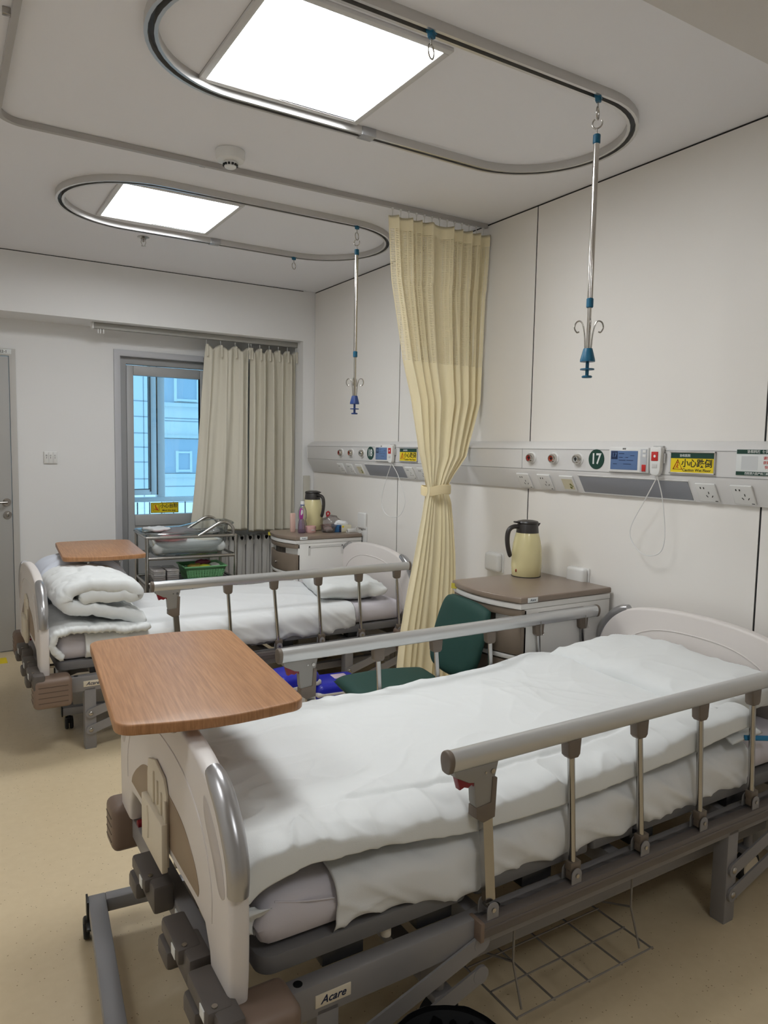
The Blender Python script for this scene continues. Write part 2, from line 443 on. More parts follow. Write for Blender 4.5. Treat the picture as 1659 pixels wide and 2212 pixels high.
# balcony door (casing, frame, sash, glass)
wd = struct('door_2', MB().prism([(-1.462, 0), (-1.462, 2.14), (-.6, 2.14), (-.6, 0), (-.645, 0), (-.645, 2.095), (-1.418, 2.095), (-1.418, 0)], YW-.02, YW+.12, 'XZ', .003), mat('casing_grey', (190, 190, 194), .45))
MB().prism([(-1.418, 0), (-1.418, 2.095), (-.645, 2.095), (-.645, 0), (-.70, 0), (-.70, 2.045), (-1.368, 2.045), (-1.368, 0)], YW+.03, YW+.09, 'XZ', .003).build('frame', mat('frame_grey', (158, 158, 158), .45), wd)
MB().prism([(-1.364, .02), (-1.364, 2.04), (-.704, 2.04), (-.704, .02)], YW+.048, YW+.0481, 'XZ').bm.free()
sash = MB()
sash.box(-1.364, -1.312, YW+.045, YW+.095, .03, 2.04, .006).box(-.81, -.704, YW+.045, YW+.095, .03, 2.04, .006)
sash.box(-1.312, -.81, YW+.045, YW+.095, 1.968, 2.04, .006).box(-1.312, -.81, YW+.045, YW+.095, .84, .924, .006).box(-1.312, -.81, YW+.055, YW+.085, .03, .84)
sash.box(-1.312, -.81, YW+.045, YW+.095, .03, .12, .006)
sa = sash.build('sash', mat('sash_grey', (176, 176, 176), .42), wd)
MB().box(-1.312, -.81, YW+.066, YW+.072, .924, 1.968).build('pane', GLASS, sa)
n5 = MB().box(-.805, -.765, YW-.024, YW-.0205, 2.10, 2.13, .001).build('number_plate', BEDGREY, wd)
text('lettering', '5', .024, SWHITE, n5, (-.79, YW-.0246, 2.115), (1, 0, 0), (0, 0, 1), .01, .0003)
# warning sticker on the pane
sg = MB().box(-1.19, -.978, YW+.0645, YW+.066, .932, 1.012).build('warning_sticker', YEL)
tag(sg, 'yellow mind-the-step sticker on the balcony door pane', 'sign')
MB().prism([(-1.188, .934), (-1.188, 1.010), (-.980, 1.010), (-.980, .934), (-.984, .938), (-.984, 1.006), (-1.184, 1.006), (-1.184, .938)][:4]+[], YW+.0643, YW+.0644, 'XZ').bm.free()
def frame_line(x0, x1, z0, z1, w, y0, y1, name, m, par):
    MB().box(x0, x1, y0, y1, z0, z0+w).box(x0, x1, y0, y1, z1-w, z1).box(x0, x0+w, y0, y1, z0, z1).box(x1-w, x1, y0, y1, z0, z1).build(name, m, par)
frame_line(-1.188, -.980, .934, 1.010, .003, YW+.0635, YW+.0645, 'border', INK, sg)
frame_line(-1.176, -1.126, .947, .999, .002, YW+.0635, YW+.0645, 'pictogram_frame', INK, sg)
pg = MB().sph((-1.155, YW+.0640, .988), .0055, (1, .1, 1), 10)
pg.tube([(-1.154, YW+.064, .982), (-1.150, YW+.064, .966), (-1.136, YW+.064, .962)], .0035, 6).tube([(-1.152, YW+.064, .976), (-1.138, YW+.064, .974)], .002, 6).tube([(-1.168, YW+.064, .965), (-1.156, YW+.064, .960), (-1.132, YW+.064, .953)], .0022, 6)
pg.build('pictogram', SRED, sg)
text('chinese_lettering', '小心台阶', .034, INK, sg, (-1.052, YW+.0637, .984), (1, 0, 0), (0, 0, 1), .018, .0003)
text('english_lettering', 'Mind the step', .0165, INK, sg, (-1.052, YW+.0637, .951), (1, 0, 0), (0, 0, 1), .02, .0003, sx=1.12)

# balcony beyond the door
BALW = mat('balcony_white', (226, 226, 226), .6)
UPVC = mat('white_upvc', (222, 226, 230), .35)
struct('floor_balcony', MB().box(-3.0, 1.2, YW+.15, 7.0, -.1, 0), mat('balcony_tile', (170, 170, 168), .5))
struct('ceiling_balcony', MB().box(-3.0, 1.2, YW+.15, 7.0, 2.67, 2.75), BALW)
struct('wall_balcony', MB().box(-3.0, 1.2, 6.85, 7.0, 0, .80).box(-3.0, 1.2, 6.85, 7.0, 2.4, 2.67).box(-3.0, -2.9, YW+.15, 6.85, 0, 2.67), BALW)
w1 = struct('window_1', MB().box(-2.9, 1.2, 6.80, 6.86, .93, .975, .004).box(-2.9, 1.2, 6.80, 6.86, 2.33, 2.4, .004).box(-.85, -.775, 6.80, 6.86, .975, 2.33, .004).box(.15, .22, 6.80, 6.86, .975, 2.33, .004).box(-1.9, -1.83, 6.8, 6.86, .975, 2.33, .004), UPVC)
MB().box(-.775, .15, 6.825, 6.831, .975, 2.33).box(-1.83, -1.30, 6.825, 6.831, .975, 2.33).build('pane', GLASS, w1)
os_ = MB()
L = .42
os_.box(0, .055, -.02, .02, 1.0, 2.33, .004).box(L-.055, L, -.02, .02, 1.0, 2.33, .004).box(.055, L-.055, -.02, .02, 1.0, 1.055, .004).box(.055, L-.055, -.02, .02, 2.27, 2.33, .004)
so = os_.build('open_sash', UPVC, w1, loc=(-1.285, 6.70, 0.0), rz=math.radians(8))
MB().box(.055, L-.055, -.003, .003, 1.055, 2.27).build('sash_pane', GLASS, so)
MB().box(.058, .064, -.024, .0, 1.05, 2.27).box(L-.064, L-.054, -.026, .02, 1.03, 2.3).box(L+.0, L+.012, -.02, .02, 1.0, 2.33).box(.055, L-.055, -.024, 0, 1.05, 1.056).build('gasket', BLACK, so)
rb = MB()
for k in range(26): rb.cyl((-1.9+k*.11, 6.83, .805), (-1.9+k*.11, 6.83, .925), .006, 8)
rb.box(-2.9, 1.2, 6.81, 6.85, .80, .815)
tag(rb.build('balcony_railing', mat('railing_grey', (120, 124, 130), .5)), 'low grey bar railing under the outer balcony window', 'railing')

# neighbouring building
FAC = mat('facade_panel', (226, 226, 224), .7)
fb = empty('neighbouring_building', (0, 16, -8), 'pale panelled building seen through the balcony door glass', 'building')
fc = MB().box(-6, 8, .0, 4, 0, 16).build('facade', FAC, fb)
jl = MB()
for z_ in [10.38-.0, 10.05, 9.70, 9.40, 9.08, 8.72, 8.3, 7.9, 11.3, 11.7, 12.1]: jl.box(-6, 1.62, -.006, .0, z_, z_+.018)
for z_ in [9.98, 9.62+.42, 8.55, 8.2, 11.7]: jl.box(1.66, 8, -.006, .0, z_, z_+.018)
for x_ in [1.2, .3, -.6, -1.5, 1.62]: jl.box(x_, x_+.018, -.006, 0, 6, 13)
jl.build('panel_joints', mat('joint_grey', (150, 156, 164), .8), fb)
MB().box(1.60, 8, -.12, 0, 10.30, 10.38).box(1.60, 8, -.10, 0, 8.76, 8.84).box(1.6, 8, -.10, 0, 9.62, 9.68).build('window_ledge', mat('ledge', (214, 216, 216), .6), fb)
FGL = mat('dark_glazing', (172, 186, 200), .15)
for (x0, x1, z0, z1) in ((1.87, 2.36, 10.45, 10.98), (1.62, 1.86, 10.38, 11.0), (1.62, 3.6, 8.85, 9.36), (1.62, 3.6, 9.36, 9.60), ):
    w = MB().box(x0, x1, -.05, 0, z0, z1).build('facade_window', FGL, fb)
frame_ = MB()
for (x0, x1, z0, z1) in ((1.87, 2.36, 10.42, 11.0), (1.90, 2.2, 8.88, 9.33)):
    frame_.box(x0, x1, -.08, -.05, z0, z0+.05).box(x0, x1, -.08, -.05, z1-.04, z1).box(x0-.03, x0+.03, -.085, -.05, z0-.01, z1+.01).box(x1-.02, x1+.03, -.085, -.05, z0-.01, z1+.01)
frame_.build('facade_window_frame', UPVC, fb)

# =================================================================== CEILING FITTINGS
FRM = mat('panel_frame_white', (206, 204, 202), .5)
EM = mat('led_diffuser', (255, 255, 255), .5)
EM.node_tree.nodes['Principled BSDF'].inputs['Emission Color'].default_value = (*LEDCOL, 1)
EM.node_tree.nodes['Principled BSDF'].inputs['Emission Strength'].default_value = LED
EM2 = EM.copy(); EM2.name = 'led_diffuser_fill'  # weaker glow for the two added fill panels
EM2.node_tree.nodes['Principled BSDF'].inputs['Emission Strength'].default_value = LED*.55
def led(cx, cy, label, z=CE, em=EM):
    r = empty('ceiling_light_panel', (cx, cy, z), label, 'ceiling light', 'square ceiling light panels')
    a, b = .302, .279
    fr = MB()
    for s in (-1, 1):
        fr.box(-a, a, s*a, s*b, -.012, 0.0, .002).box(s*a, s*b, -b, b, -.012, 0.0, .002)
    fr.build('frame', FRM, r)
    MB().box(-b, b, -b, b, -.007, -.001).build('diffuser', em, r)
    return r
led(-1.497, 2.175, 'large bright square light panel inside the nearer ceiling rail loop')
led(-1.515, 3.893, 'small-looking lit square panel inside the farther ceiling rail loop')
led(-3.2, 1.3, 'added square fill light near the left wall, outside the picture', em=EM2)  # unseen panel, added to brighten the footboard and left floor
led(-1.6, -.55, 'added square fill light, unseen behind the dropped ceiling beam', em=EM2)  # unseen panel, added to brighten the sides facing the camera
# access-panel joints beside the lights
for yy, n_ in ((2.475, 3), (4.19, 4)):
    struct('trim_%d' % n_, MB().box(-1.799, -1.795, yy-.61, yy, CE-.0015, CE), mat('hairline_grey', (120, 118, 116), .8))

def loop_track(cx0, cx1, cy, R, label):
    r = empty('ceiling_rail_loop', ((cx0+cx1)/2, cy, CE), label, 'infusion rail', 'oval infusion rails on the ceiling')
    pts = []
    hx = (cx1-cx0)/2-R
    for k in range(25): a = -PI/2+PI*k/24; pts.append(Vector((hx+R*math.cos(a), R*math.sin(a), 0)))
    for k in range(25): a = PI/2+PI*k/24; pts.append(Vector((-hx+R*math.cos(a), R*math.sin(a), 0)))
    def ring(offs, z0, z1, w):
        mb = MB(); n = len(pts); rings = []
        for i, p in enumerate(pts):
            t = (pts[(i+1) % n]-pts[i-1]).normalized(); nn = Vector((t.y, -t.x, 0)); c = p+nn*offs
            rings.append([mb.bm.verts.new(c+nn*s*w/2+Vector((0, 0, z))) for s, z in ((-1, z0), (1, z0), (1, z1), (-1, z1))])
        for i in range(n):
            A, B = rings[i], rings[(i+1) % n]
            for k in range(4): mb.bm.faces.new((A[k], A[(k+1) % 4], B[(k+1) % 4], B[k]))
        return mb
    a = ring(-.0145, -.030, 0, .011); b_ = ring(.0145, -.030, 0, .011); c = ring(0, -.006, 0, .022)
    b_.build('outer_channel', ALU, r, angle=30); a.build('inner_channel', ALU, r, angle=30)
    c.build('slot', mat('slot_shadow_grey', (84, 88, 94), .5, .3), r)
    MB().box(-.03, .03, R-.024, R+.024, -.0315, -.001, .001).build('joint_sleeve', mat('sleeve', (176, 176, 178), .4, .7), r)
    return r
loop_track(-2.02, -.245, 2.155, .355, 'nearer oval aluminium infusion rail on the ceiling, over the nearer bed')
loop_track(-2.03, -.245, 3.895, .393, 'farther oval aluminium infusion rail on the ceiling, over the farther bed')

def clip_hook(x, y, parent=None, zt=CE-.012):
    pass
def hanger_parts(r, eye=True):
    MB().box(-.011, .011, -.009, .009, -.075+.03, -.012, .003).box(-.015, .015, -.012, .012, -.032, -.018, .003).build('carrier', TEAL, r)
    e = MB().cyl((0, 0, -.045), (0, 0, -.062), .0025, 8)
    e.tube([(.018*math.sin(a), 0, -.081+.0195*math.cos(a)) for a in [2*PI*k/20 for k in range(19)]], .0026, 8)
    e.build('eye', STEEL, r)
for (x, y, lab) in ((-1.33, 1.80, 'empty steel ring hanging in front of the nearer light panel'), (-.627, 4.285, 'empty steel ring hanging from the far side of the farther rail')):
    hanger_parts(empty('hanging_hook', (x, y, CE), lab, 'hook', 'empty hooks on the ceiling rails', rz=.5))

def iv_pole(x, y, dz, label, lower, hookmat):
    r = empty('infusion_hanger', (x, y, CE), label, 'infusion hanger', 'hanging infusion poles')
    hanger_parts(r)
    r.rotation_euler = (0, 0, .55)
    e = MB().tube([(0, .0165*math.sin(a), -.114+.0165*math.cos(a)) for a in [.5+2*PI*k/20 for k in range(16)]], .0026, 8).cyl((0, 0, -.128), (0, 0, -.155), .0026, 8)
    e.build('hook', STEEL, r)
    z1 = -.150
    MB().cyl((0, 0, z1), (0, 0, z1-.03), .0125, 20, bev=.002).build('top_cap', TEAL, r)
    zc = lower[0]
    MB().cyl((0, 0, z1-.03), (0, 0, zc), .0098, 20).build('upper_tube', CHROME, r)
    MB().cyl((0, 0, zc), (0, 0, zc-.032), .012, 20, bev=.002).build('collar', TEAL, r)
    zb = lower[1]
    MB().cyl((0, 0, zc-.032), (0, 0, zb), .0068, 16).build('lower_tube', CHROME, r)
    for k in range(4):
        a = k*PI/2+.3; c, s = math.cos(a), math.sin(a)
        prof = [(.010, zb+.0), (.013, zb+.05), (.020, zb+.085), (.030, zb+.098), (.043, zb+.093), (.048, zb+.075), (.040, zb+.060), (.032, zb+.062)]
        MB().tube([(c*p, s*p, q) for p, q in prof], .0026, 8, smooth=4).build('bag_hook', STEEL, r)
    base = MB().lathe([(0, zb+.006), (.015, zb+.005), (.018, zb-.005), (.0255, zb-.034), (.0255, zb-.040), (.0, zb-.041)], n=24)
    base.build('hub', hookmat, r)
    MB().cyl((0, 0, zb-.04), (0, 0, zb-.088), .006, 12).cyl((0, 0, zb-.064), (0, 0, zb-.068), .024, 24).cyl((0, 0, zb-.088), (0, 0, zb-.095), .018, 24, bev=.002).build('plunger', hookmat, r)
    return r
iv_pole(-.645, 1.80, 0, 'telescopic steel infusion pole hanging above the nearer bed', (-.690, -.865), TEAL)
iv_pole(-.615, 3.50, 0, 'telescopic steel infusion pole hanging above the farther bed', (-.690, -.935), NAVY)

# curtain track: from the head wall along the room, bending towards the camera
TRK = mat('track_white', (176, 172, 168), .45)
tp = [Vector((-.01, 3.15, CE-.012)), Vector((-2.25, 3.172, CE-.012))]
for k in range(1, 9):
    a = k/8*PI/2; tp.append(Vector((-2.25-.097*math.sin(a), 3.075+.097*math.cos(a), CE-.012)))
tp.append(Vector((-2.347, -1.5, CE-.012)))
t = MB(); t.tube(tp, 0, sq=(.020, .022))
tr = t.build('curtain_track', TRK); tag(tr, 'thin white curtain track crossing the ceiling between the two beds', 'curtain track')
for (x, y) in ((-1.56, 3.178), (-.79, 3.168), (-.12, 3.166), (-2.365, 2.4)):
    MB().box(x-.014, x+.014, y-.006, y+.012, CE-.02, CE-.0005, .002).build('bracket', STEEL, tr)

# smoke detector, sprinkler
sd = tag(MB().lathe([(0, -.001), (.060, -.001), (.060, -.028), (.055, -.040), (.046, -.045), (.030, -.047), (0, -.047)], n=40).build('smoke_detector', WHITEP, loc=(-1.50, 3.0, CE)), 'round white smoke detector on the ceiling beside the curtain track', 'smoke detector')
MB().lathe([(0.0, -.044), (.028, -.046), (.024, -.066), (.018, -.070), (0, -.070)], n=32).build('sensor_cap', WHITEP, sd)
sl = MB()
for k in range(12):
    a = 2*PI*k/12; sl.box(-.0045+.0265*math.cos(a), .0045+.0265*math.cos(a), -.0045+.0265*math.sin(a), .0045+.0265*math.sin(a), -.062, -.054, rot=(0, 0, a))
sl.build('sensor_slots', BLACK, sd)
sp = tag(MB().lathe([(0, 0), (.034, 0), (.034, -.003), (.016, -.010), (.016, -.014), (0, -.014)], n=28).build('sprinkler_head', STEEL, loc=(-1.5, 4.49, CE)), 'small chrome sprinkler head on the ceiling past the farther light', 'sprinkler')
MB().cyl((0, 0, -.012), (0, 0, -.028), .006, 12).tube([(-.010, 0, -.012), (-.014, 0, -.03), (-.006, 0, -.05)], .0018, 6).tube([(.010, 0, -.012), (.014, 0, -.03), (.006, 0, -.05)], .0018, 6).cyl((0, 0, -.050), (0, 0, -.052), .013, 20).build('deflector', STEEL, sp)

# =================================================================== HEAD WALL UNIT
UNIT = mat('bed_head_unit_white', (222, 220, 218), .35)
hu = empty('bed_head_unit', (0, 3, 1.4), 'long white service unit running along the head wall above both beds', 'bed head unit')
def U(y, x=-.07): return y-3
prof = [(-.001, .105), (-.03, .098), (-.058, .078), (-.068, .070), (-.068, -.030), (-.066, -.046), (-.012, -.135), (-.001, -.135)]
bd = MB().prism(prof, -3.6, 2.235, 'XZ', .001)
body = bd.build('housing', UNIT, hu)
gl = MB()
for (x, z) in ((-.0688, .066), (-.0688, -.031), (-.0665, .060), (-.0665, -.026)):
    gl.box(x-.0006, x+.001, -3.6, 2.23, z-.0008, z+.0008)
gl.box(-.0692, -.067, U(2.745)-.0, U(2.745)+.0015, -.03, .068)
gl.build('profile_groove', mat('groove_grey', (140, 140, 140), .6), hu)
MB().prism([(-.001, .107), (-.032, .100), (-.062, .078), (-.0715, .070), (-.0715, -.030), (-.069, -.048), (-.012, -.138), (-.001, -.138)], 2.235, 2.24, 'XZ', .001).build('end_cap', WHITEP, hu)

def outlet_gas(y, col, label):
    r = empty('gas_outlet', (-.068, y, 1.422), label, 'gas outlet', 'round gas outlets on the head unit')
    mb = MB(); q = Matrix.Rotation(-PI/2, 4, 'Y')
    def lt(prof, name, m):
        b = MB().lathe(prof, n=32); bmesh.ops.transform(b.bm, matrix=q, verts=b.bm.verts); return b.build(name, m, r)
    lt([(0, 0), (.0295, 0), (.0295, .003), (.026, .006), (0, .006)], 'rim', WHITEP)
    lt([(.0, .006), (.024, .006), (.023, .018), (.018, .026), (.014, .026), (.0135, .016), (0, .016)], 'collar', CHROME)
    lt([(0, .016), (.0132, .016), (.0132, .0215), (0, .0215)], 'socket', col)
    MB().box(-.0235, -.021, -.003, .003, -.009, .009).box(-.0235, -.021, -.008, .008, -.002, .004).build('socket_key', INK, r)
for (y, c, l) in ((2.675, SRED, 'red-centred gas outlet farthest left above the nearer bed'), (2.522, mat('orange_red', (206, 72, 36), .4), 'orange-red gas outlet in the middle of three above the nearer bed'), (2.368, mat('pale_grey', (196, 198, 196), .4), 'grey gas outlet beside the sign 17'),
                  (4.66, SRED, 'red-centred gas outlet farthest left above the farther bed'), (4.507, mat('orange_red', (206, 72, 36), .4), 'orange-red gas outlet in the middle of three above the farther bed'), (4.352, mat('pale_grey', (196, 198, 196), .4), 'grey gas outlet beside the sign 18')):
    outlet_gas(y, c, l)
RT, UP = (0, -1, 0), (0, 0, 1)      # reading direction on the head wall
def bed_sign(y, num, lab):
    b = MB().lathe([(0, 0), (.044, 0), (.044, .003), (.043, .004), (0, .004)], n=48); bmesh.ops.transform(b.bm, matrix=Matrix.Rotation(-PI/2, 4, 'Y'), verts=b.bm.verts)
    o = b.build('bed_number_sign', SGREEN, loc=(-.068, y, 1.424)); tag(o, lab, 'sign', 'round bed number signs')
    text('numeral', num, .066, SWHITE, o, (-.0045, 0, 0), RT, UP, .022, .0004, sx=.88)
bed_sign(2.262, '17', 'round dark green sign with white number 17')
bed_sign(4.245, '18', 'round dark green sign with white number 18')
def call_panel(y, num, lab):
    r = empty('bedside_call_terminal', (-.068, y, 1.425), lab, 'call panel', 'bedside call panels with screens')
    MB().box(-.016, 0, -.104, .104, -.054, .054, .007, seg=3).build('housing', WHITEP, r)
    sc = MB().box(-.0175, -.0155, -.052, .090, -.042, .038, .001).build('screen', LCD, r)
    tl = MB().box(-.0182, -.0174, .052, .086, .002, .036, .0003).build('number_tile', LCDT, sc)
    text('numeral', num, .026, mat('lcd_pale', (96, 120, 158), .3), sc, (-.0186, .069, .019), RT, UP, .02, .0002)
    l = MB()
    for (a, b_, z) in ((.046, .018, .026), (.045, .025, .010), (.010, -.004, .010), (-.015, -.035, .018), (.045, .010, -.002), (.004, -.030, -.002), (.075, .055, -.018), (.02, -.02, -.018)): l.box(-.0182, -.0174, b_, a, z-.0012, z+.0012)
    l.build('screen_text', LCDT, sc)
    bs = MB().box(-.0185, -.0155, -.098, -.066, -.048, .046, .002).build('button_strip', mat('strip_grey', (190, 192, 196), .4), r)
    MB().box(-.020, -.018, -.094, -.078, .030, .042, .001).box(-.020, -.018, -.094, -.078, .012, .024, .001).build('button', WHITEP, r)
    MB().box(-.020, -.018, -.096, -.076, -.046, -.018, .002).build('emergency_button', SRED, r)
    text('maker_mark', '来邦  Lonbon' if False else '来邦', .009, INK, r, (-.0163, .02, .0455), RT, UP, .01, .0002)
call_panel(2.078, '17', 'white call panel with blue screen beside the sign 17')
call_panel(4.062, '18', 'white call panel with blue screen beside the sign 18')
def handset(y, lab, cord_pts):
    r = empty('call_handset', (-.068, y, 1.425), lab, 'handset', 'call handsets with hanging cords')
    MB().prism(crom2([(-.026, .052), (-.026, 0), (-.022, -.050), (0, -.060), (.022, -.050), (.026, 0), (.026, .052), (0, .054)], 3, True), -.030, -.006, 'YZ', .005).build('grip', WHITEP, r)
    MB().box(-.014, -.0, -.024, .024, .035, .060, .002).box(-.012, 0, -.034, -.026, -.01, .03, .002).build('cradle', mat('cradle_grey', (186, 184, 182), .4), r)
    MB().box(-.0325, -.0295, -.015, .017, -.001, .036, .003).build('call_key', SRED, r)
    MB().box(-.0316, -.0298, -.012, .012, -.030, -.014, .002).build('lamp_key', mat('key_outline', (205, 203, 200), .5), r)
    k = MB().lathe([(0, 0), (.0055, 0), (.0055, .0005), (0, .0005)], n=16); bmesh.ops.transform(k.bm, matrix=Matrix.Translation((-.0325, 0, .018)) @ Matrix.Rotation(-PI/2, 4, 'Y'), verts=k.bm.verts)
    k.build('key_symbol', SWHITE, r)
    MB().tube(cord_pts, .0022, 8, smooth=8).build('cord', WHITEP, r)
handset(1.930, 'white call handset with a red key beside the call panel of bed 17', [(-.02, -.004, -.055), (.03, -.05, -.13) if False else (-.012, .004, -.075), (.0, .06, -.16), (.01, .13, -.27), (.01, .135, -.33), (.01, .085, -.385), (.01, .03, -.395), (.01, -.02, -.37), (.01, -.035, -.30), (.005, -.02, -.16), (-.012, -.006, -.075), (-.02, -.002, -.055)])
handset(3.955, 'white call handset with a red key beside the call panel of bed 18', [(-.02, .004, -.055), (-.012, .012, -.075), (.0, .08, -.16), (.01, .15, -.29), (.01, .135, -.37), (.01, .06, -.41), (.01, -.06, -.40), (.01, -.12, -.34), (.01, -.125, -.27), (.0, -.06, -.14), (-.012, -.012, -.075), (-.02, -.004, -.055)])
def caution(y, lab, full=True):
    r = empty('caution_sign', (-.070, y, 1.42), lab, 'sign', 'yellow wet-floor signs on the head unit')
    MB().box(-.010, .001, -.099, .099, .038, .044, .001).box(-.010, .001, -.099, .099, -.044, -.038, .001).box(-.006, .001, -.099, -.095, -.044, .044).box(-.003, .001, -.098, .098, -.042, .042).build('holder', ALU, r)
    cd = MB().box(-.0055, -.0035, -.094, .094, -.038, .038).build('card', YEL, r)
    MB().box(-.0062, -.005, -.094, .094, .017, .038).build('green_band', SGREEN, cd)
    text('band_lettering', '协和医院', .012, SWHITE, cd, (-.0064, .030, .027), RT, UP, .01, .0002)
    text('chinese_lettering', '小心跌倒', .034, INK, cd, (-.0058, -.022, -.004), RT, UP, .018, .0002)
    text('english_lettering', 'Caution Wet Floor', .0155, INK, cd, (-.0058, -.022, -.029), RT, UP, .015, .0002, sx=1.02)
    T = [(.082, -.026), (.042, -.026), (.062, .011)]
    MB().tube([(-.0058, a, b) for a, b in T], .0024, 6, closed=True).build('warning_triangle', SRED, cd)
    MB().sph((-.0058, .062, -.001), .0032, (.2, 1, 1), 8).tube([(-.0058, .061, -.006), (-.0058, .065, -.014), (-.0058, .059, -.022)], .0016, 6).tube([(-.0058, .066, -.010), (-.0058, .057, -.012)], .0011, 6).tube([(-.0058, .065, -.014), (-.0058, .070, -.022)], .0013, 6).build('pictogram', SRED, cd)
caution(1.777, 'yellow caution wet floor sign on the unit above the nearer bed')
caution(3.775, 'yellow caution wet floor sign on the unit above the farther bed')
# information sign at the right picture edge (its code left out)
inf = tag(MB().box(-.071, -.068, 1.40, 1.596, 1.379, 1.475, .001).build('information_sign', SWHITE), 'white information sign with green bands at the right end of the unit', 'sign')
MB().box(-.0722, -.0708, 1.402, 1.594, 1.458, 1.4735).box(-.0722, -.0708, 1.402, 1.594, 1.3805, 1.394).build('green_band', SGREEN, inf)
text('headline', '协和科技  便民服务', .0125, SWHITE, inf, (-.0726, 1.50, 1.4655), RT, UP, .01, .0002)
text('footline', '西院第六层产科二病房17床', .010, SWHITE, inf, (-.0726, 1.50, 1.387), RT, UP, .01, .0002)
for i, s_ in enumerate(('请扫描二维码', '获取各项方便', '快捷的服务')):
    text('body_lettering', s_, .0125, SRED, inf, (-.0713, 1.455, 1.443-.0165*i), RT, UP, .01, .0002)
MB().box(-.0715, -.0708, 1.513, 1.575, 1.4, 1.45).build('blank_square', mat('pale_square', (206, 208, 208), .6), inf)

# slanted face fittings: local frame with x=out of the slope, built flat then rotated
sl_d = Vector((-.054, 0, .089)).normalized()      # up along the slope
sl_n = Vector((-.089, 0, -.054)).normalized()     # out of the slope
def slope(o, y, s):
    """place o (modelled in local x=outward, y=+y, z=up the slope) at distance s up from the lower edge"""
    base = Vector((-.012, 0, 1.265))
    p = base+sl_d*s; p.y = y
    M = Matrix(((sl_n.x, 0, sl_d.x, p.x), (0, 1, 0, p.y), (sl_n.z, 0, sl_d.z, p.z), (0, 0, 0, 1)))
    o.matrix_world = M
def socket_on_unit(y, lab, kind=0):
    r = empty('wall_socket', (0, 0, 0), lab, 'socket', 'socket plates on the head unit')
    MB().box(0, .008, -.043, .043, -.041, .041, .003, seg=3).build('plate', WHITEP, r)
    if kind == 0:
        h = MB()
        for (a, z) in ((.021, .022), (.007, .022)): h.box(.0075, .0086, a-.0022, a+.0022, z-.004, z+.004)
        h.box(.0075, .0086, -.010, -.007, -.004, .006)
        h.box(.0075, .0086, -.022, -.019, -.020, -.010, rot=(.6, 0, 0)).box(.0075, .0086, .001, .004, -.020, -.010, rot=(-.6, 0, 0))
        h.box(.0075, .0084, -.038, -.027, -.037, -.034)
        h.build('slots', INK, r)
    else:
        MB().box(.0078, .0086, -.036, .030, -.030, .026).build('sticker', mat('sticker_cream', (214, 206, 178), .6), r)
        k = MB()
        random.seed(9)
        for i in range(6):
            a = -.03+.018*random.random(); z = -.022+.04*random.random(); k.sph((.0086, a, z), .004+.003*random.random(), (.1, 1, 1), 8)
        k.build('sticker_pattern', mat('sticker_olive', (120, 122, 62), .6), r)
    slope(r, y, .052)
for (y, k, l) in ((2.748, 0, 'leftmost white socket plate under the gas outlets of bed 17'), (2.601, 0, 'white socket plate second from left under the outlets of bed 17'), (2.452, 1, 'white plate with a patterned square sticker under the sign 17'),
                  (1.725, 0, 'white socket plate just below the nearer wet floor sign'), (1.578, 0, 'rightmost white socket plate below the information sign'),
                  (4.70, 0, 'leftmost white socket plate under the gas outlets of bed 18'), (4.56, 0, 'white socket plate second from left under the outlets of bed 18'), (4.425, 1, 'white plate with a patterned square sticker under the sign 18'),
                  (3.79, 0, 'white socket plate below the farther wet floor sign'), (3.655, 0, 'white socket plate beside the cream curtain on the unit')):
    socket_on_unit(y, l, k)
for (y0, y1, l) in ((1.80, 2.37, 'grey reading lamp diffuser under the call panel of bed 17'), (3.86, 4.335, 'grey reading lamp diffuser under the call panel of bed 18')):
    r = MB().box(0, .0025, -(y1-y0)/2, (y1-y0)/2, -.044, .044, .001).build('reading_lamp_diffuser', VGREY); tag(r, l, 'lamp', 'reading lamp strips in the head unit'); slope(r, (y0+y1)/2, .052)
    frame = MB().box(0, .0035, -(y1-y0)/2-.006, (y1-y0)/2+.006, -.048, -.044).box(0, .0035, -(y1-y0)/2-.006, (y1-y0)/2+.006, .044, .048).build('frame', UNIT, r)

def wall_box(y0, y1, z0, z1, lab, long=False):
    r = empty('covered_wall_socket', (0, (y0+y1)/2, (z0+z1)/2), lab, 'socket', 'white covered sockets on the head wall')
    w, hh = (y1-y0)/2, (z1-z0)/2
    if long:
        MB().box(-.010, 0, -w, w, -hh, hh*.1, .003).build('plate', WHITEP, r)
        h = MB().box(-.0112, -.0095, w*.2, w*.3, -hh*.2, -hh*.1).box(-.0112, -.0095, -w*.1, 0, -hh*.2, -hh*.1).box(-.0112, -.0095, -w*.1, w*.1, -hh*.9, -hh*.85)
        h.build('slots', INK, r)
        MB().box(-.024, 0, -w*.92, w*.92, -hh*.05, hh, .010, seg=4).build('cover', WHITEP, r)
    else:
        MB().box(-.008, 0, -w*1.04, w*1.04, -hh, hh, .003).build('plate', WHITEP, r)
        MB().box(-.042, -.004, -w*.97, w*.97, -hh*.9, hh*1.02, .016, seg=4).build('cover', WHITEP, r)
wall_box(4.385, 4.50, .785, 1.002, 'tall white socket with flip cover on wall by the farther cabinet', True)
wall_box(2.935, 3.055, .80, .905, 'white covered socket on wall between cream curtain and thermos')
wall_box(2.335, 2.45, .815, .915, 'white covered socket low on wall right of the nearer thermos')
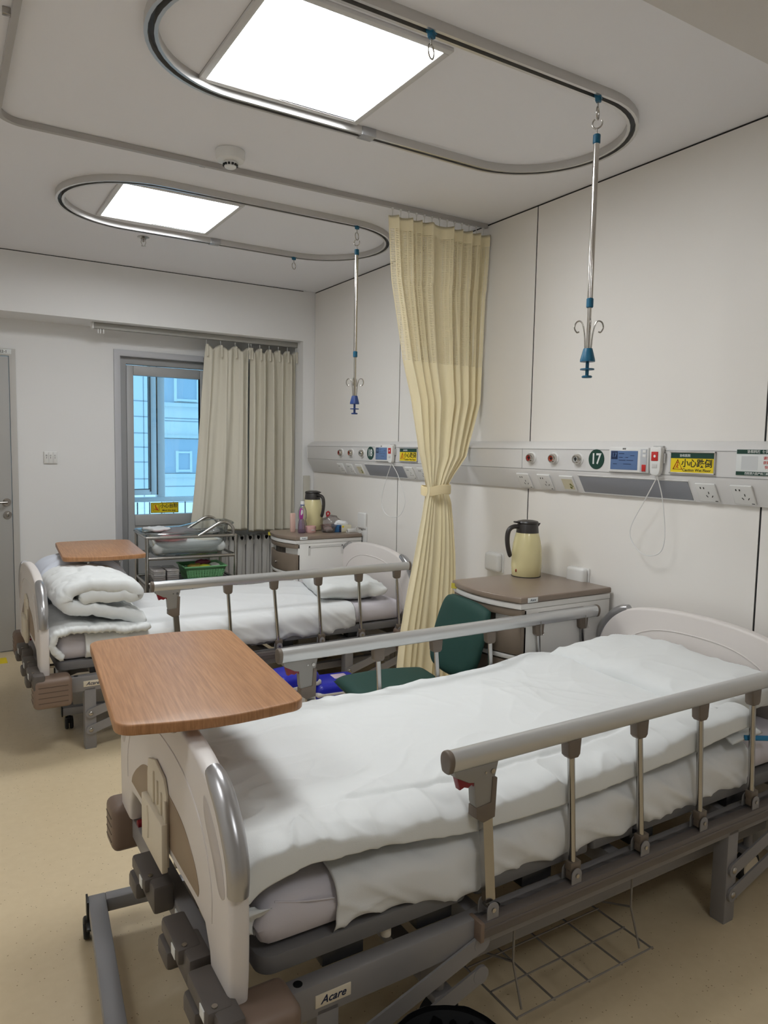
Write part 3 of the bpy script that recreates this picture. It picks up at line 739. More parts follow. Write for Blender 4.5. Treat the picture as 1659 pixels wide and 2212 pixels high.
# switch plate
sw = tag(MB().box(-1.938, -1.85, YW-.010, YW, 1.308, 1.395, .003, seg=3).build('light_switch', WHITEP), 'white three-gang light switch on the window wall', 'light switch')
for k in range(3):
    x0 = -1.934+.0275*k
    rk = MB().box(x0, x0+.0262, YW-.0125, YW-.009, 1.312, 1.391, .0015).build('rocker', WHITEP, sw)
    text('lettering', ('阳', '灯', '灯')[k], .010, INK, rk, (x0+.013, YW-.0128, 1.366), (1, 0, 0), (0, 0, 1), .01, .0002)
    MB().box(x0+.012, x0+.0142, YW-.0130, YW-.0122, 1.345, 1.358).build('indicator', INK, rk)

# narrow duct on the pillar
tag(MB().box(-.094, -.04, 5.243, 5.26, .75, 1.232, .003).build('cable_duct', mat('duct_grey', (200, 196, 184), .5)), 'narrow pale cable duct in the corner below the head unit', 'cable duct')
# radiator
rd = empty('radiator', (-.35, YW-.06, 0), 'white column radiator behind the farther cabinet', 'radiator')
RADM = mat('radiator_white', (206, 203, 198), .4)
for k in range(8):
    x = -.33+.070*k
    MB().prism(crom2([(-.029, .12), (-.029, .70), (0, .725), (.029, .70), (.029, .12), (0, .10)], 4, True), -.04, .035, 'XZ', .012, 3).build('column', RADM, rd, loc=(x-.0, 0, 0))
MB().tube([(.24, -.01, .66), (.28, -.03, .66), (.31, -.05, .645), (.36, -.05, .64), (.40, -.05, .645)], .011, 10, smooth=4).cyl((.235, -.01, .66), (.262, -.02, .66), .018, 12).build('valve_pipe', mat('dark_pipe', (84, 78, 74), .5, .4), rd)
for o in rd.children:
    if o.name.startswith('column'): pass
for z in (.685, .15): MB().cyl((-.36, 0, z), (.19, 0, z), .024, 14).build('header_pipe', RADM, rd)
rd.location.x = -.40

# =================================================================== CURTAINS
# cream ward curtain gathered with a tie
CUR = mesh_curtain_mat()
YC = 3.13
zl = [(.02, -.56), (.227, -.545), (.45, -.525), (.666, -.49), (.89, -.45), (1.05, -.425), (1.17, -.405), (1.24, -.388), (1.26, -.392), (1.45, -.448), (1.714, -.487), (1.90, -.537), (2.10, -.575), (2.29, -.612), (2.63, -.635)]
zr = [(.02, -.19), (.3, -.18), (.666, -.175), (.89, -.177), (1.05, -.19), (1.17, -.205), (1.24, -.232), (1.26, -.230), (1.32, -.19), (1.42, -.11), (1.714, -.035), (2.03, -.028), (2.29, -.028), (2.63, -.015)]
NP = 8
def cs(tv, sv):
    z = .03+(2.605+.018*(1-sv)*0-.03)*tv
    x0, x1 = lerp(zl, z), lerp(zr, z)
    w = x1-x0
    ph = (sv*NP+.9*noise.noise(Vector((sv*4.5, 2.2, z*.12))))*2*PI
    amp = .018*min(1, w/.45)
    dtie = abs(z-1.25)
    k = min(1, .45+dtie*1.3)
    wob = .35*noise.noise(Vector((sv*7, z*.8, 3)))
    u = sv+.10/NP*math.sin(ph*1+wob*3)
    if z > 2.50:   # stiff heading pleats
        amp *= 1.0
    if z < 1.2: k *= max(.62, 1-(1.2-z)*1.2)
    yy = YC+amp*k*math.cos(ph+wob*4)*(1+.4*noise.noise(Vector((sv*9, 0, 1))))
    yy += .02*noise.noise(Vector((sv*3, z*1.2, 7)))*(1 if z < 2.3 else .3)
    # big overlapping bunch: left part hangs in front of the right part near the tie
    lean = max(0, 1-abs(z-1.5)/.9)
    yy += lean*.045*(sv-.45)
    # bulge out from wall below the tie
    if z < 1.24: yy += -.02*math.sin(PI*min(1, (1.24-z)/1.2))*math.sin(PI*sv)
    return (x0+w*u, yy, z)
cur = sheet('ward_curtain', cs, 150, 330, .0018, CUR, edge=.001, uv=lambda a, b: (b*2.1, .03+2.575*a))
tag(cur, 'cream ward curtain with open-work top, tied at the waist between the beds', 'curtain')
def cs2(tv, sv):
    p = cs(tv, min(1, max(0, sv*.94+.03+.5/NP*.5)))
    return (p[0], p[1]+.034, p[2])
sheet('rear_folds', cs2, 90, 160, .0016, CUR, cur, edge=.001, uv=lambda a, b: (b*2.1+.03, .03+2.575*a))
tie = MB()
n = 40; rings = []
for k in range(n):
    a = 2*PI*k/n
    cx, cyy = -.309+.082*math.cos(a), YC+.015+.060*math.sin(a)
    zc = 1.243+.006*math.cos(a)+.004*math.sin(3*a)
    nx, ny = math.cos(a), math.sin(a)*1.2
    ring = []
    for (o_, z_) in ((0, -.026), (.004, -.024), (.0055, 0), (.004, .022), (0, .024), (-.002, 0)): ring.append(tie.bm.verts.new((cx+nx*o_, cyy+ny*o_, zc+z_)))
    rings.append(ring)
for k in range(n):
    A, B = rings[k], rings[(k+1) % n]
    for q in range(6): tie.bm.faces.new((A[q], A[(q+1) % 6], B[(q+1) % 6], B[q]))
tie.build('tie_band', mat('cream_band', (240, 222, 178), .8, bump=.15, bscale=300), cur)
for k in range(13):
    x = -.61+.048*k
    MB().cyl((x, 3.150, CE-.023), (x, 3.150, CE-.066), .0022, 6).box(x-.005, x+.005, 3.146, 3.154, CE-.034, CE-.023, .001).build('glider', WHITEP, cur)

# beige window curtains with pinch pleats, and their track
trk = tag(MB().box(-1.63, -.105, 5.355, 5.40, 2.245, 2.284, .003).build('window_curtain_track', mat('track_grey', (166, 164, 158), .5, .2)), 'grey curtain track under the beam over the window', 'curtain track')
MB().box(-1.645, -1.63, 5.352, 5.403, 2.243, 2.284, .002).box(-.105, -.1, 5.352, 5.403, 2.243, 2.284).build('end_cap', WHITEP, trk)
gg = MB()
for x in (-1.60, -1.585, -1.565): gg.box(x-.004, x+.004, 5.372, 5.38, 2.215, 2.246, .001)
gg.build('spare_gliders', WHITEP, trk)
def beige(xt0, xt1, xb0, xb1, zt, zb, npl, seed, lab, ph0=0, depth=.03):
    def S(tv, sv):
        z = zb+(zt-zb)*tv
        x0 = xb0+(xt0-xb0)*tv**.8; x1 = xb1+(xt1-xb1)*tv
        ph = sv*npl*2*PI+ph0
        top = max(0, (tv-.93)/.07)
        amp = (depth*(1-.5*top))*(1+.7*noise.noise(Vector((sv*4, seed, z*.4))))
        w = noise.noise(Vector((sv*6+seed, z*.7, 1)))
        y = 5.378+amp*math.cos(ph+w*1.8)+.012*noise.noise(Vector((sv*14, z*1.5, seed)))
        if tv > .9: y += -.012*top*max(0, math.cos(ph))**3
        dip = -.030*(.5-.5*math.cos(ph))*max(0, (tv-.9)/.1)
        return (x0+(x1-x0)*(sv+.06/npl*math.sin(ph)), y, z+dip)
    c = sheet('window_curtain', S, 70, 160, .002, BEIGEC, edge=.001)
    tag(c, lab, 'curtain', 'beige window curtains')
    MB().box(min(xb0, xb1)+.002, max(xb0, xb1)-.002, 5.325, 5.3255, zb+.07, zb+.0712).bm.free()
    for k in range(npl+1):
        sv = k/npl; x = xt0+(xt1-xt0)*min(.985, max(.015, sv))
        MB().cyl((x, 5.378, zt-.02), (x, 5.378, 2.247), .0016, 6).sph((x, 5.378, 2.236), .004, n=8).build('hook', WHITEP, c)
        for q in (-1, 0, 1):
            MB().tube([(x+q*.006, 5.352-.004*(q == 0), zt-.004), (x+q*.003, 5.350, zt-.05), (x+q*.005, 5.352, zt-.09)], .0035, 8).build('pinch_pleat', BEIGEC, c)
    return c
beige(-.842, -.500, -.965, -.505, 2.212, .80, 3, 2.2, 'wide beige curtain panel hanging beside the balcony door glass', 0, .018)
beige(-.492, -.105, -.500, -.105, 2.212, .785, 5, 8.1, 'narrow-folded beige curtain panel against the corner pillar', .6, .027)

# =================================================================== BED (built in the place of the nearer bed, copied for the other)
BX, BY = -2.13, 1.716            # foot outer face, centre line
bed = empty('hospital_bed', (0, 0, 0), 'nearer hospital bed with grey frame and off-white end boards', 'bed', 'hospital beds')
def yo(v): return BY+v
def board(xo, sgn, nm):
    """end board; xo = outer face, sgn=+1 when the bed lies towards +x"""
    T = .042
    half = [(-.470, .375), (-.478, .45), (-.478, .57), (-.462, .645), (-.425, .715), (-.365, .772), (-.28, .806), (-.15, .826), (0, .832)]
    out = half+[(-a, z) for a, z in half[-2::-1]]
    bot = [(.365, .372), (.352, .43), (.325, .468), (.26, .476), (0, .478), (-.26, .476), (-.325, .468), (-.352, .43), (-.365, .372)]
    ol = crom2(out, 4)+bot
    o = MB().prism([(yo(a), z) for a, z in ol], xo, xo+sgn*T, 'YZ', .012, 4).build(nm, CREAMPL, bed, angle=40)
    xs = xo-sgn*.0015
    arch = crom2([(-.285, .505), (-.29, .53), (-.25, .575), (-.16, .618), (0, .635), (.16, .618), (.25, .575), (.31, .53), (.325, .505)], 5)
    MB().prism([(yo(a), z) for a, z in arch], xs, xo+sgn*.006, 'YZ', .001).build('recess_panel', BROWNPAN, o)
    # raised arch moulding around the recess
    mo = crom2([(-.375, .50), (-.37, .58), (-.31, .67), (-.18, .735), (0, .752), (.18, .735), (.31, .67), (.37, .58), (.375, .50)], 5)
    MB().tube([(xo-sgn*.000, yo(a), z) for a, z in mo], [.0022]*len(mo), 8).build('arch_moulding', CREAMPL, o)
    MB().tube([(xo+sgn*T, yo(a), z) for a, z in mo], [.003]*len(mo), 8).build('arch_moulding', CREAMPL, o)
    for s in (-1, 1):
        pth = [(-.468, .605), (-.468, .65), (-.448, .70), (-.405, .75), (-.36, .78), (-.325, .792)]
        MB().tube([(xo+sgn*.020, yo(-s*a if s > 0 else a), z) for a, z in pth], [.021, .0225, .0235, .0235, .0225, .018], 14, smooth=4).build('handle', mat('silver_grip', (176, 175, 176), .28, .75), o)
        # hollow behind the grip, its shade painted as a darker flat patch
        MB().prism(crom2([(yo(s*a), z) for a, z in ((-.452, .60), (-.425, .67), (-.36, .735), (-.325, .745), (-.33, .70), (-.38, .64), (-.42, .585))], 4, True), xo-sgn*.0012, xo+sgn*.004, 'YZ', .002).build('grip_recess', mat('recess_shade_plastic', (196, 188, 184), .4), o)
    return o
fbd = board(BX, 1, 'footboard'); hbd = board(-.055, -1, 'headboard')
# chart pocket
cp = MB().prism(crom2([(yo(-.065), .455), (yo(-.065), .63), (yo(-.04), .665), (yo(.04), .68), (yo(.105), .66), (yo(.115), .62), (yo(.115), .455)], 1, False), BX-.008, BX-.001, 'YZ', .002).build('chart_pocket', POCK, fbd)
pk = MB().box(BX-.022, BX-.007, yo(-.075), yo(.12), .448, .568, .003)
pk.build('pocket_front', POCK, cp)
fi = MB()
for (y0, y1, z0, z1) in ((-.07, -.062, .46, .62), (-.03, -.022, .57, .625), (.005, .013, .58, .64), (.04, .048, .57, .65)): fi.box(BX-.013, BX-.007, yo(y0), yo(y1), z0, z1, .002)
fi.tube([(BX-.0225, yo(.055), .56), (BX-.0225, yo(.045), .52), (BX-.0225, yo(.05), .48)], .003, 6)
fi.build('pocket_ribs', POCK, cp)
# side frame + cross members
fr = MB()
for s in (-1, 1):
    fr.box(-2.06, -.10, yo(s*.448)-.02, yo(s*.448)+.02, .285, .358, .004)
fr.box(-2.115, -2.075, yo(-.40), yo(.40), .30, .36, .004).box(-.12, -.08, yo(-.40), yo(.40), .30, .36, .004)
for x in (-1.5, -1.0, -.5): fr.box(x-.02, x+.02, yo(-.43), yo(.43), .30, .35, .003)
frame = fr.build('frame', BEDGREY, bed)
pl_ = MB().box(-1.945, -1.862, yo(-.470), yo(-.467), .306, .334, .001).build('maker_plate', POCK, frame)
text('lettering', 'Acare', .024, mat('navy_ink', (24, 34, 66), .5), pl_, (-1.904, yo(-.4704), .320), (1, 0, 0), (0, 0, 1), .012, .0003, shear=.35)
hl = MB()
for x in (-1.975, -1.45): hl.cyl((x, yo(-.448), .357), (x, yo(-.448), .3588), .010, 16)
hl.build('socket_hole', BLACK, frame)
# deck with rounded corners
def rrect(x0, x1, y0, y1, r, k=6):
    o = []
    for (cx, cy, a0) in ((x1-r, y1-r, 0), (x0+r, y1-r, PI/2), (x0+r, y0+r, PI), (x1-r, y0+r, 3*PI/2)):
        for i in range(k+1): a = a0+PI/2*i/k; o.append((cx+r*math.cos(a), cy+r*math.sin(a)))
    return o
dk = MB()
for (a, b_) in ((-2.052, -1.515), (-1.50, -1.115), (-1.10, -.935), (-.92, -.125)):
    dk.prism(rrect(a, b_, yo(-.432), yo(.432), .035 if a < -2 or b_ > -.2 else .012), .386, .426, 'XY', .004)
dk.build('mattress_deck', BEDGREY2, bed)
for x in (-1.86, -1.62, -1.30, -.9, -.45):
    for s in (-1, 1): MB().box(x-.05, x+.05, yo(s*.40)-.03, yo(s*.40)+.03, .358, .387, .002).build('deck_support', BLACK, bed)
MB().cyl((-1.74, yo(-.41), .36), (-1.74, yo(-.41), .387), .012, 12).cyl((-1.28, yo(-.41), .36), (-1.28, yo(-.41), .387), .012, 12).build('deck_buffer', POCK, bed)
# corner bumpers
for (x0, x1) in ((-2.165, -2.0), (-.20, -.045)):
    for s in (-1, 1):
        b_ = MB().box(x0, x1, yo(s*.425), yo(s*.535), .245, .385, .022, seg=4).build('corner_bumper', BUMP, bed)
        g = MB()
        for k in range(4):
            z = .275+.024*k
            g.box(x0+.02, x1-.02, yo(s*.535)-.001, yo(s*.535)+.001, z, z+.003).box(x0-.001, x0+.001, yo(s*.445), yo(s*.515), z, z+.003)
        g.build('grip_ridges', mat('ridge_brown', (92, 76, 66), .6), b_)
rl = MB().box(-2.10, -2.085, yo(.33), yo(.36), .30, .37, .004).cyl((-2.112, yo(.345), .365), (-2.098, yo(.345), .365), .012, 14).build('red_release', REDP, bed)
# legs, lift arms, casters
for s in (-1, 1):
    for (x, nm) in ((-1.915, 'foot'), (-.512, 'head')):
        lg = MB().box(x-.026, x+.026, yo(s*.443)-.025, yo(s*.443)+.025, .006, .30, .003).box(x-.024, x+.024, yo(s*.443)-.023, yo(s*.443)+.023, 0, .008).build('leg', BEDGREY, bed)
        yy = yo(s*.443)+s*.030
        for z in (.175, .095):
            am = MB(); L2 = .42; an = math.radians(17)
            a = Vector((x+.0, yy, z)); b_ = a+Vector((L2*math.cos(an), 0, L2*math.sin(an)))
            am.tube([a, b_], 0, sq=(.006, .042)).cyl(a-Vector((0, .004, 0)), a+Vector((0, .004, 0)), .022, 20).cyl(b_-Vector((0, .004, 0)), b_+Vector((0, .004, 0)), .022, 20)
            ar = am.build('lift_arm', BEDGREY, bed)
            MB().sph((a.x, a.y+s*.004, a.z), .011, (1, .5, 1), 14).build('bolt', STEEL, ar)
    for x in (-.25, -1.55):
        cs_ = MB().lathe([(0, -.016), (.050, -.016), (.055, -.012), (.055, .012), (.050, .016), (0, .016)], n=32)
        bmesh.ops.transform(cs_.bm, matrix=Matrix.Translation((x, yo(s*.36), .055)) @ Matrix.Rotation(PI/2, 4, 'X'), verts=cs_.bm.verts)
        c_ = cs_.build('caster', RUBBER, bed)
        hb = MB().lathe([(0, -.022), (.036, -.021), (.040, -.017), (.040, .017), (.036, .021), (0, .022)], n=28)
        bmesh.ops.transform(hb.bm, matrix=Matrix.Translation((x, yo(s*.36), .055)) @ Matrix.Rotation(PI/2, 4, 'X'), verts=hb.bm.verts)
        hb.build('wheel_cover', POCK, c_)
        MB().box(x-.03, x+.03, yo(s*.36)-.026, yo(s*.36)+.026, .10, .125, .006).cyl((x, yo(s*.36), .12), (x, yo(s*.36), .175), .014, 14).build('fork', BEDGREY, c_)
bf = MB()
for s in (-1, 1): bf.box(-1.62, -.18, yo(s*.36)-.02, yo(s*.36)+.02, .175, .215, .003)
bf.box(-1.62, -1.57, yo(-.36), yo(.36), .175, .21, .003).box(-.27, -.22, yo(-.36), yo(.36), .175, .21, .003)
bf.box(-1.12, -1.08, yo(-.36), yo(.36), .175, .21, .003)
bf.build('lower_frame', BEDGREY, bed)
MB().cyl((-1.25, yo(.05), .26), (-.75, yo(.05), .285), .028, 18).box(-.80, -.62, yo(-.01), yo(.12), .235, .30, .01).build('lift_motor', DARKPL, bed)
MB().cyl((-2.06, yo(-.12), .33), (-1.35, yo(-.12), .30), .011, 12).cyl((-2.06, yo(.15), .33), (-1.1, yo(.15), .29), .011, 12).build('crank_shaft', STEEL, bed)
# fold-away crank handles at the foot
for (yc, dd) in ((.05, 0), (-.235, 1), (-.43, 2)):
    c_ = MB().box(-2.178, -2.125, yo(yc-.062), yo(yc+.070), .372, .408, .008).box(-2.165, -2.115, yo(yc-.10), yo(yc+.0), .335, .405, .008).build('crank', DARKPL, bed)
    MB().box(-2.186, -2.150, yo(yc-.005), yo(yc+.072), .325, .37, .010).build('crank_grip', DARKPL, c_)
    MB().cyl((-2.160, yo(yc-.05), .4105), (-2.160, yo(yc-.05), .406), .006, 10).build('crank_pin', STEEL, c_)
    MB().box(-2.1795, -2.177, yo(yc-.045), yo(yc-.018), .378, .402, .001).build('symbol_sticker', SWHITE, c_)
wl = MB().box(-2.118, -2.1155, yo(-.12), yo(-.06), .31, .345).build('warning_label', SWHITE, bed)
MB().sph((-2.1182, yo(-.09), .330), .006, (.1, 1, 1), 10).tube([(-2.1182, yo(-.10), .320), (-2.1182, yo(-.08), .318)], .0015, 6).build('label_symbol', INK, wl)

# folding side rails
def siderail(s):
    yr = yo(s*.469)
    x0, x1 = -1.628, -.115
    prof = crom2([(-.010, -.021), (-.0165, -.010), (-.0195, .004), (-.0175, .016), (-.010, .0245), (0, .027), (.010, .0245), (.0175, .016), (.0195, .004), (.0165, -.010), (.010, -.021)], 3, True)
    b_ = MB().prism([(yr+a, .757+z) for a, z in prof], x0+.012, x1-.006, 'YZ').build('side_rail', RAILALU, bed, angle=50)
    for (a, c_) in ((x0-.002, x0+.013), (x1-.007, x1+.008)):
        MB().prism([(yr+p*1.06, .757+z*1.06) for p, z in prof], a, c_, 'YZ', .004, 3).build('end_cap', TAUPE, b_)
    tops = [-1.515, -1.238, -.982, -.718, -.459, -.20]; bots = [-1.492, -1.217, -.954, -.696, -.437, -.177]
    yb = yr-s*(-.0)
    for i, (xt, xb) in enumerate(zip(tops, bots)):
        if i == 0:
            MB().tube([(xb, yb, .395), (xt+.002, yb, .66)], 0, sq=(.016, .028)).build('post', STEEL, b_)
            h_ = MB().prism([(xt-.098, .738), (xt-.094, .724), (xt-.055, .703), (xt-.040, .70), (xt-.036, .65), (xt-.030, .632), (xt+.002, .628), (xt+.018, .64), (xt+.020, .70), (xt+.030, .738)], yr-.013, yr+.013, 'XZ', .003).build('latch_housing', mat('latch_grey', (146, 142, 136), .45, .1), b_)
            MB().prism([(xt-.088, .722), (xt-.078, .690), (xt-.066, .694), (xt-.055, .690), (xt-.045, .696), (xt-.032, .682), (xt-.024, .700), (xt-.026, .722)], yr-.010, yr+.010, 'XZ', .003).build('release_lever', REDP, b_)
            MB().prism([(xt-.034, .640), (xt-.034, .615), (xt-.012, .600), (xt+.022, .606), (xt+.026, .70), (xt+.012, .705), (xt+.008, .645)], yr-.016, yr+.016, 'XZ', .003).build('latch_sleeve', TAUPE, b_)
            MB().cyl((xt+.012, yr-.016, .718), (xt+.012, yr+.016, .718), .006, 12).cyl((xt-.008, yr-.0145, .718), (xt-.008, yr+.0145, .718), .003, 10).build('latch_bolt', STEEL, b_)
        else:
            MB().cyl((xb, yb, .40), (xt, yb, .715), .0095, 16).build('post', mat('post_chrome', (180, 178, 176), .14, 1.0), b_)
            MB().prism([(xt-.024, .738), (xt-.020, .698), (xt-.012, .690), (xt+.014, .690), (xt+.021, .698), (xt+.024, .738)], yr-.014, yr+.014, 'XZ', .004, 3).build('post_socket', TAUPE, b_)
            MB().box(xb-.015, xb+.022, yb-.012, yb+.012, .388, .412, .004).box(xb-.013, xb+.013, yb-.010, yb+.010, .365, .39, .003).build('post_foot', TAUPE, b_)
        hg = MB()
        for q in (-1, 1):
            MB().prism([(xb-.017, .358)]+[(xb+.017*math.cos(PI-PI*k/10), .381+.017*math.sin(PI*k/10)) for k in range(11)]+[(xb+.017, .358)], yb+q*.017-.0015, yb+q*.017+.0015, 'XZ', .0005).build('hinge', BEDGREY, b_)
        MB().cyl((xb, yb-.022, .380), (xb, yb+.022, .380), .0055, 14).build('hinge_bolt', STEEL, b_)
    bx = MB().box(-1.522, -.14, yr-.022, yr+.022, .318, .358, .003).box(-1.522, -.14, yr-s*-.018-.006, yr-s*-.018+.006, .336, .344, .002).build('rail_base', mat('rail_base_brown', (104, 96, 92), .45, .1), b_)
    MB().box(-1.532, -1.52, yr-.024, yr+.024, .312, .360, .003).build('base_end_cap', BUMP, bx)
siderail(-1); siderail(1)

bed18 = copy_tree(bed)
_sr = [o for o in bed18.children if o.name.startswith('side_rail')]
_far = max(_sr, key=lambda o: sum(v.co.y for v in o.data.vertices)/len(o.data.vertices))
def kill(o):
    for c in list(o.children): kill(c)
    bpy.data.objects.remove(o)
kill(_far)      # the window-side rail of this bed is not up
bed18.location = (-.07, 2.33, 0)
tag(bed18, 'farther hospital bed next to the window, with an open unmade mattress', 'bed', 'hospital beds')

# =================================================================== BEDDING
def mattress(dx, dy, lab):
    x0, x1, y0, y1 = -2.055+dx, -.12+dx, 1.286+dy, 2.146+dy
    def S(t, s): return (x0+(x1-x0)*t, y0+(y1-y0)*s, .487)
    def D(p, t, s):
        e = max(0, 1-min(t, 1-t)*1.93/.06, 1-min(s, 1-s)*.9/.06)
        return 0
    me = sheet('mattress', S, 110, 60, lambda t, s: .118+.003*noise.noise(Vector((t*5, s*3, dy))), LILAC, edge=.045)
    # bunched fabric at the near foot corner
    for v in me.data.vertices:
        c = v.co
        if c.y < y0+.25 and c.x < x0+.45:
            q = ridge((c.x*4+c.z*6, c.y*5-c.z*3, dy+.4)); v.co += Vector((-.002, -.010, .004))*q
    tag(me, lab, 'mattress', 'lilac covered mattresses')
    sm = MB().tube([(x0+.04, y0+.010, .533), (x0+.10, y0+.001, .520), (x0+.17, y0-.004, .508)], .0022, 6, smooth=5).build('seam_piping', LILAC, me)
    return me
mattress(0, 0, 'lilac covered mattress under the white duvet on the nearer bed')
mattress(-.07, 2.33, 'lilac covered mattress on the farther bed')

def bed_sheet(x0, x1, dx, dy, lab, seed, amp):
    ya, yb_ = 1.272+dy, 2.160+dy
    path = [(yb_+.002, .435), (yb_+.004, .48), (yb_+.001, .522), (yb_-.03, .546), (yb_-.10, .550), ((ya+yb_)/2, .551), (ya+.10, .550), (ya+.03, .546), (ya+.000, .522), (ya-.002, .48), (ya+.004, .452), (ya+.02, .437)]
    pf = polypath(path, 8)
    def S(t, s):
        p = pf(s); x = x0+dx+(x1-x0)*t
        z = p.z
        if s > .86: z += (.008*noise.noise(Vector((x*5, 0, seed)))-.036*max(0, min(1, (x-dx+1.86)/.3)))*(s-.86)/.14
        return (x, p.x, z)
    def D(p, t, s):
        side = max(0, (s-.80)/.2)
        w = amp*(.004*(1-side)*ridge((p.x*2.6+p.y*2, p.y*3, seed))+.011*side*(ridge((p.x*4.2+p.z*7, p.z*2, seed+3))-.55)+.005*side*(ridge((p.x*10+p.z*14, p.z*5, seed+5))-.5))
        w += amp*(.0022*(1-side)*crease((p.x*5+p.y*3, p.y*5-p.x*2, seed+8))+.007*side*crease((p.x*6+p.z*9, p.z*7-p.x*2, seed+9), 9)-.002*side)
        return .004+w+.0025*fbm((p.x*3, p.y*4, seed))*amp
    o = sheet('bed_sheet', S, 230, 170, .0025, SHEET, edge=.004, disp=D, flip=True)
    for v in o.data.vertices: v.co.y = 1.262+dy+(v.co.y-1.262-dy)*.1 if v.co.y < 1.262+dy else v.co.y
    tag(o, lab, 'bed sheet', 'white bed sheets')
    return o
bed_sheet(-1.885, -.40, 0, 0, 'white sheet wrapped over the nearer mattress below the duvet', 1.3, 1.6)
bed_sheet(-1.93, -.46, -.07, 2.33, 'white sheet spread over the farther mattress', 6.1, 1.3)

# duvet on the nearer bed
def duvet():
    across = [(2.160, .532), (2.164, .552), (2.150, .570), (2.11, .579), (2.0, .588), (1.72, .602), (1.45, .612), (1.34, .613), (1.298, .605), (1.277, .588), (1.275, .566)]
    along = [(-2.062, -.135), (-2.070, -.08), (-2.062, -.02), (-2.02, -.002), (-1.9, 0), (-1.5, 0), (-1.0, .0), (-.62, .004), (-.42, .0)]
    hem = [(-2.07, .60), (-1.95, .612), (-1.87, .607), (-1.70, .588), (-1.52, .566), (-1.26, .562), (-.95, .572), (-.765, .583), (-.42, .612)]
    pa, pl = polypath(across, 8), polypath(along, 8)
    def S(t, s):
        a = pa(s); l = pl(t)
        x, y, z = l.x, a.x, a.z+l.z
        mid = math.sin(PI*s)
        z += mid*(.016*fbm((x*1.7, y*2.2, 5))+.004)
        z += .040*math.exp(-((x+.55)/.20)**2-((y-2.0)/.25)**2)
        z += .016*math.exp(-((x+.95+(y-1.7)*.3)/.16)**2)*mid
        if s > .72:
            q = (s-.72)/.28
            z += (lerp(hem, x)-.570)*q*max(.3, 1+l.z/.15) + .006*noise.noise(Vector((x*5, 1, 0)))*q
            y += (.010*noise.noise(Vector((x*4.2, 2, 0))) + .007*noise.noise(Vector((x*11, 5, 0))))*q
        if s < .2: y += .008*noise.noise(Vector((x*4, 9, 0)))
        if s > .7 and l.z < 0: z -= l.z*.15*min(1, (s-.7)/.2); y += .020*(s-.7)/.3*min(1, -l.z/.05)
        return (x, y, z)
    def D(p, t, s):
        x, y = p.x, p.y
        w1 = noise.noise(Vector((x*1.3, y*1.3, 3)))*1.2
        d = .007*ridge((x*1.1+y*2.0+w1, y*.9-x*.4, 2))+.005*ridge((x*3.1-y*1.2+w1, y*2.4, 8))+.0022*ridge((x*7+w1*3, y*6, 12))
        ft = max(0, 1-(x+2.07)/.85)
        d += ft*.018*ridge((x*.8+2, y*4.2+x*1.3+w1, 4))+ft*.006*ridge((x*2.4, y*9+w1*2, 14))
        sd = max(0, (s-.76)/.24)
        g = .35+.65*max(0, min(1, (-1.2-x)/.6))
        g *= max(0, min(1, (x+2.05)/.06))
        d += sd*g*(.015*(ridge((x*5.5+p.z*5, p.z*7, 3))-.6)+.008*(ridge((x*13+p.z*9, p.z*12, 6))-.5))
        gs = .855+.02*noise.noise(Vector((x*3, 0, 9)))
        d -= .011*math.exp(-((s-gs)/.012)**2)*max(0, min(1, (x+2.0)/.3))   # fold line along the near edge
        hd = max(0, 1-abs(x+.78)/.40)
        d += hd*.009*ridge((x*1.9+y*2.8+w1, y-x, 7))
        d += .008*crease((x*3.2+y*2.2+w1, y*3.6-x*1.2, 21))+.0065*crease((x*6-y*5+w1, y*5+x*2, 31))*(.4+ft+sd)+ft*.007*crease((x*2.5, y*7+x*2+w1, 44))
        d += sd*g*.006*crease((x*9+p.z*12, p.z*16, 5))
        return d
    o = sheet('duvet', S, 330, 220, lambda t, s: .034+.016*max(0, s-.8)*5*.5, DUV, edge=.022, disp=D, flip=True)
    for v in o.data.vertices:
        if v.co.y < 1.2615: v.co.y = 1.2615+(v.co.y-1.2615)*.08
        if v.co.y > 2.172: v.co.y = 2.172+(v.co.y-2.172)*.1
    tag(o, 'white duvet spread flat over the nearer bed, falling over the foot end', 'duvet', None)
duvet()

def pillow(cx, cy, z0, lx, ly, h, rz, seed, lab, tilt=(0, 0)):
    def S(t, s):
        u, v = t*2-1, s*2-1
        k = 1-.05*(abs(u)*abs(v))**1.5
        # concave edges, pointed corners
        ex = 1-.045*(1-u*u)*0-.05*(1-v*v)*0
        x = u*lx/2*(1-.05*(1-v*v)); y = v*ly/2*(1-.05*(1-u*u))
        z = .0
        return (x, y, z)
    def T(t, s):
        u, v = abs(t*2-1), abs(s*2-1)
        return h*((1-u**3)*(1-v**3))**.33+.006
    def D(p, t, s):
        e = 1-min(t, 1-t, s, 1-s)*5; e = max(0, e)
        return .006*crease((p.x*8+p.y*4, p.y*7, seed+4), 8)+.008*ridge((p.x*3+seed, p.y*3, seed))+.012*e*ridge((p.x*9, p.y*9, seed+2))+.008*fbm((p.x*4, p.y*4, seed))
    o = sheet('pillow', S, 70, 90, T, DUV, edge=.012, disp=D)
    o.location = (cx, cy, z0+h/2*.82); o.rotation_euler = (tilt[0], tilt[1], rz)
    # settle the underside
    for v in o.data.vertices:
        if v.co.z < -h*.36: v.co.z = -h*.36-(v.co.z+h*.36)*-.12
    tag(o, lab, 'pillow', 'white pillows')
    return o
p1 = pillow(-.315, 1.675, .592, .44, .76, .125, math.radians(-2), 2.0, 'white pillow at the head of the nearer bed', (0, math.radians(-4)))
p2 = pillow(-.43, 3.98, .552, .42, .66, .115, math.radians(-14), 5.0, 'white pillow at the head of the farther bed')
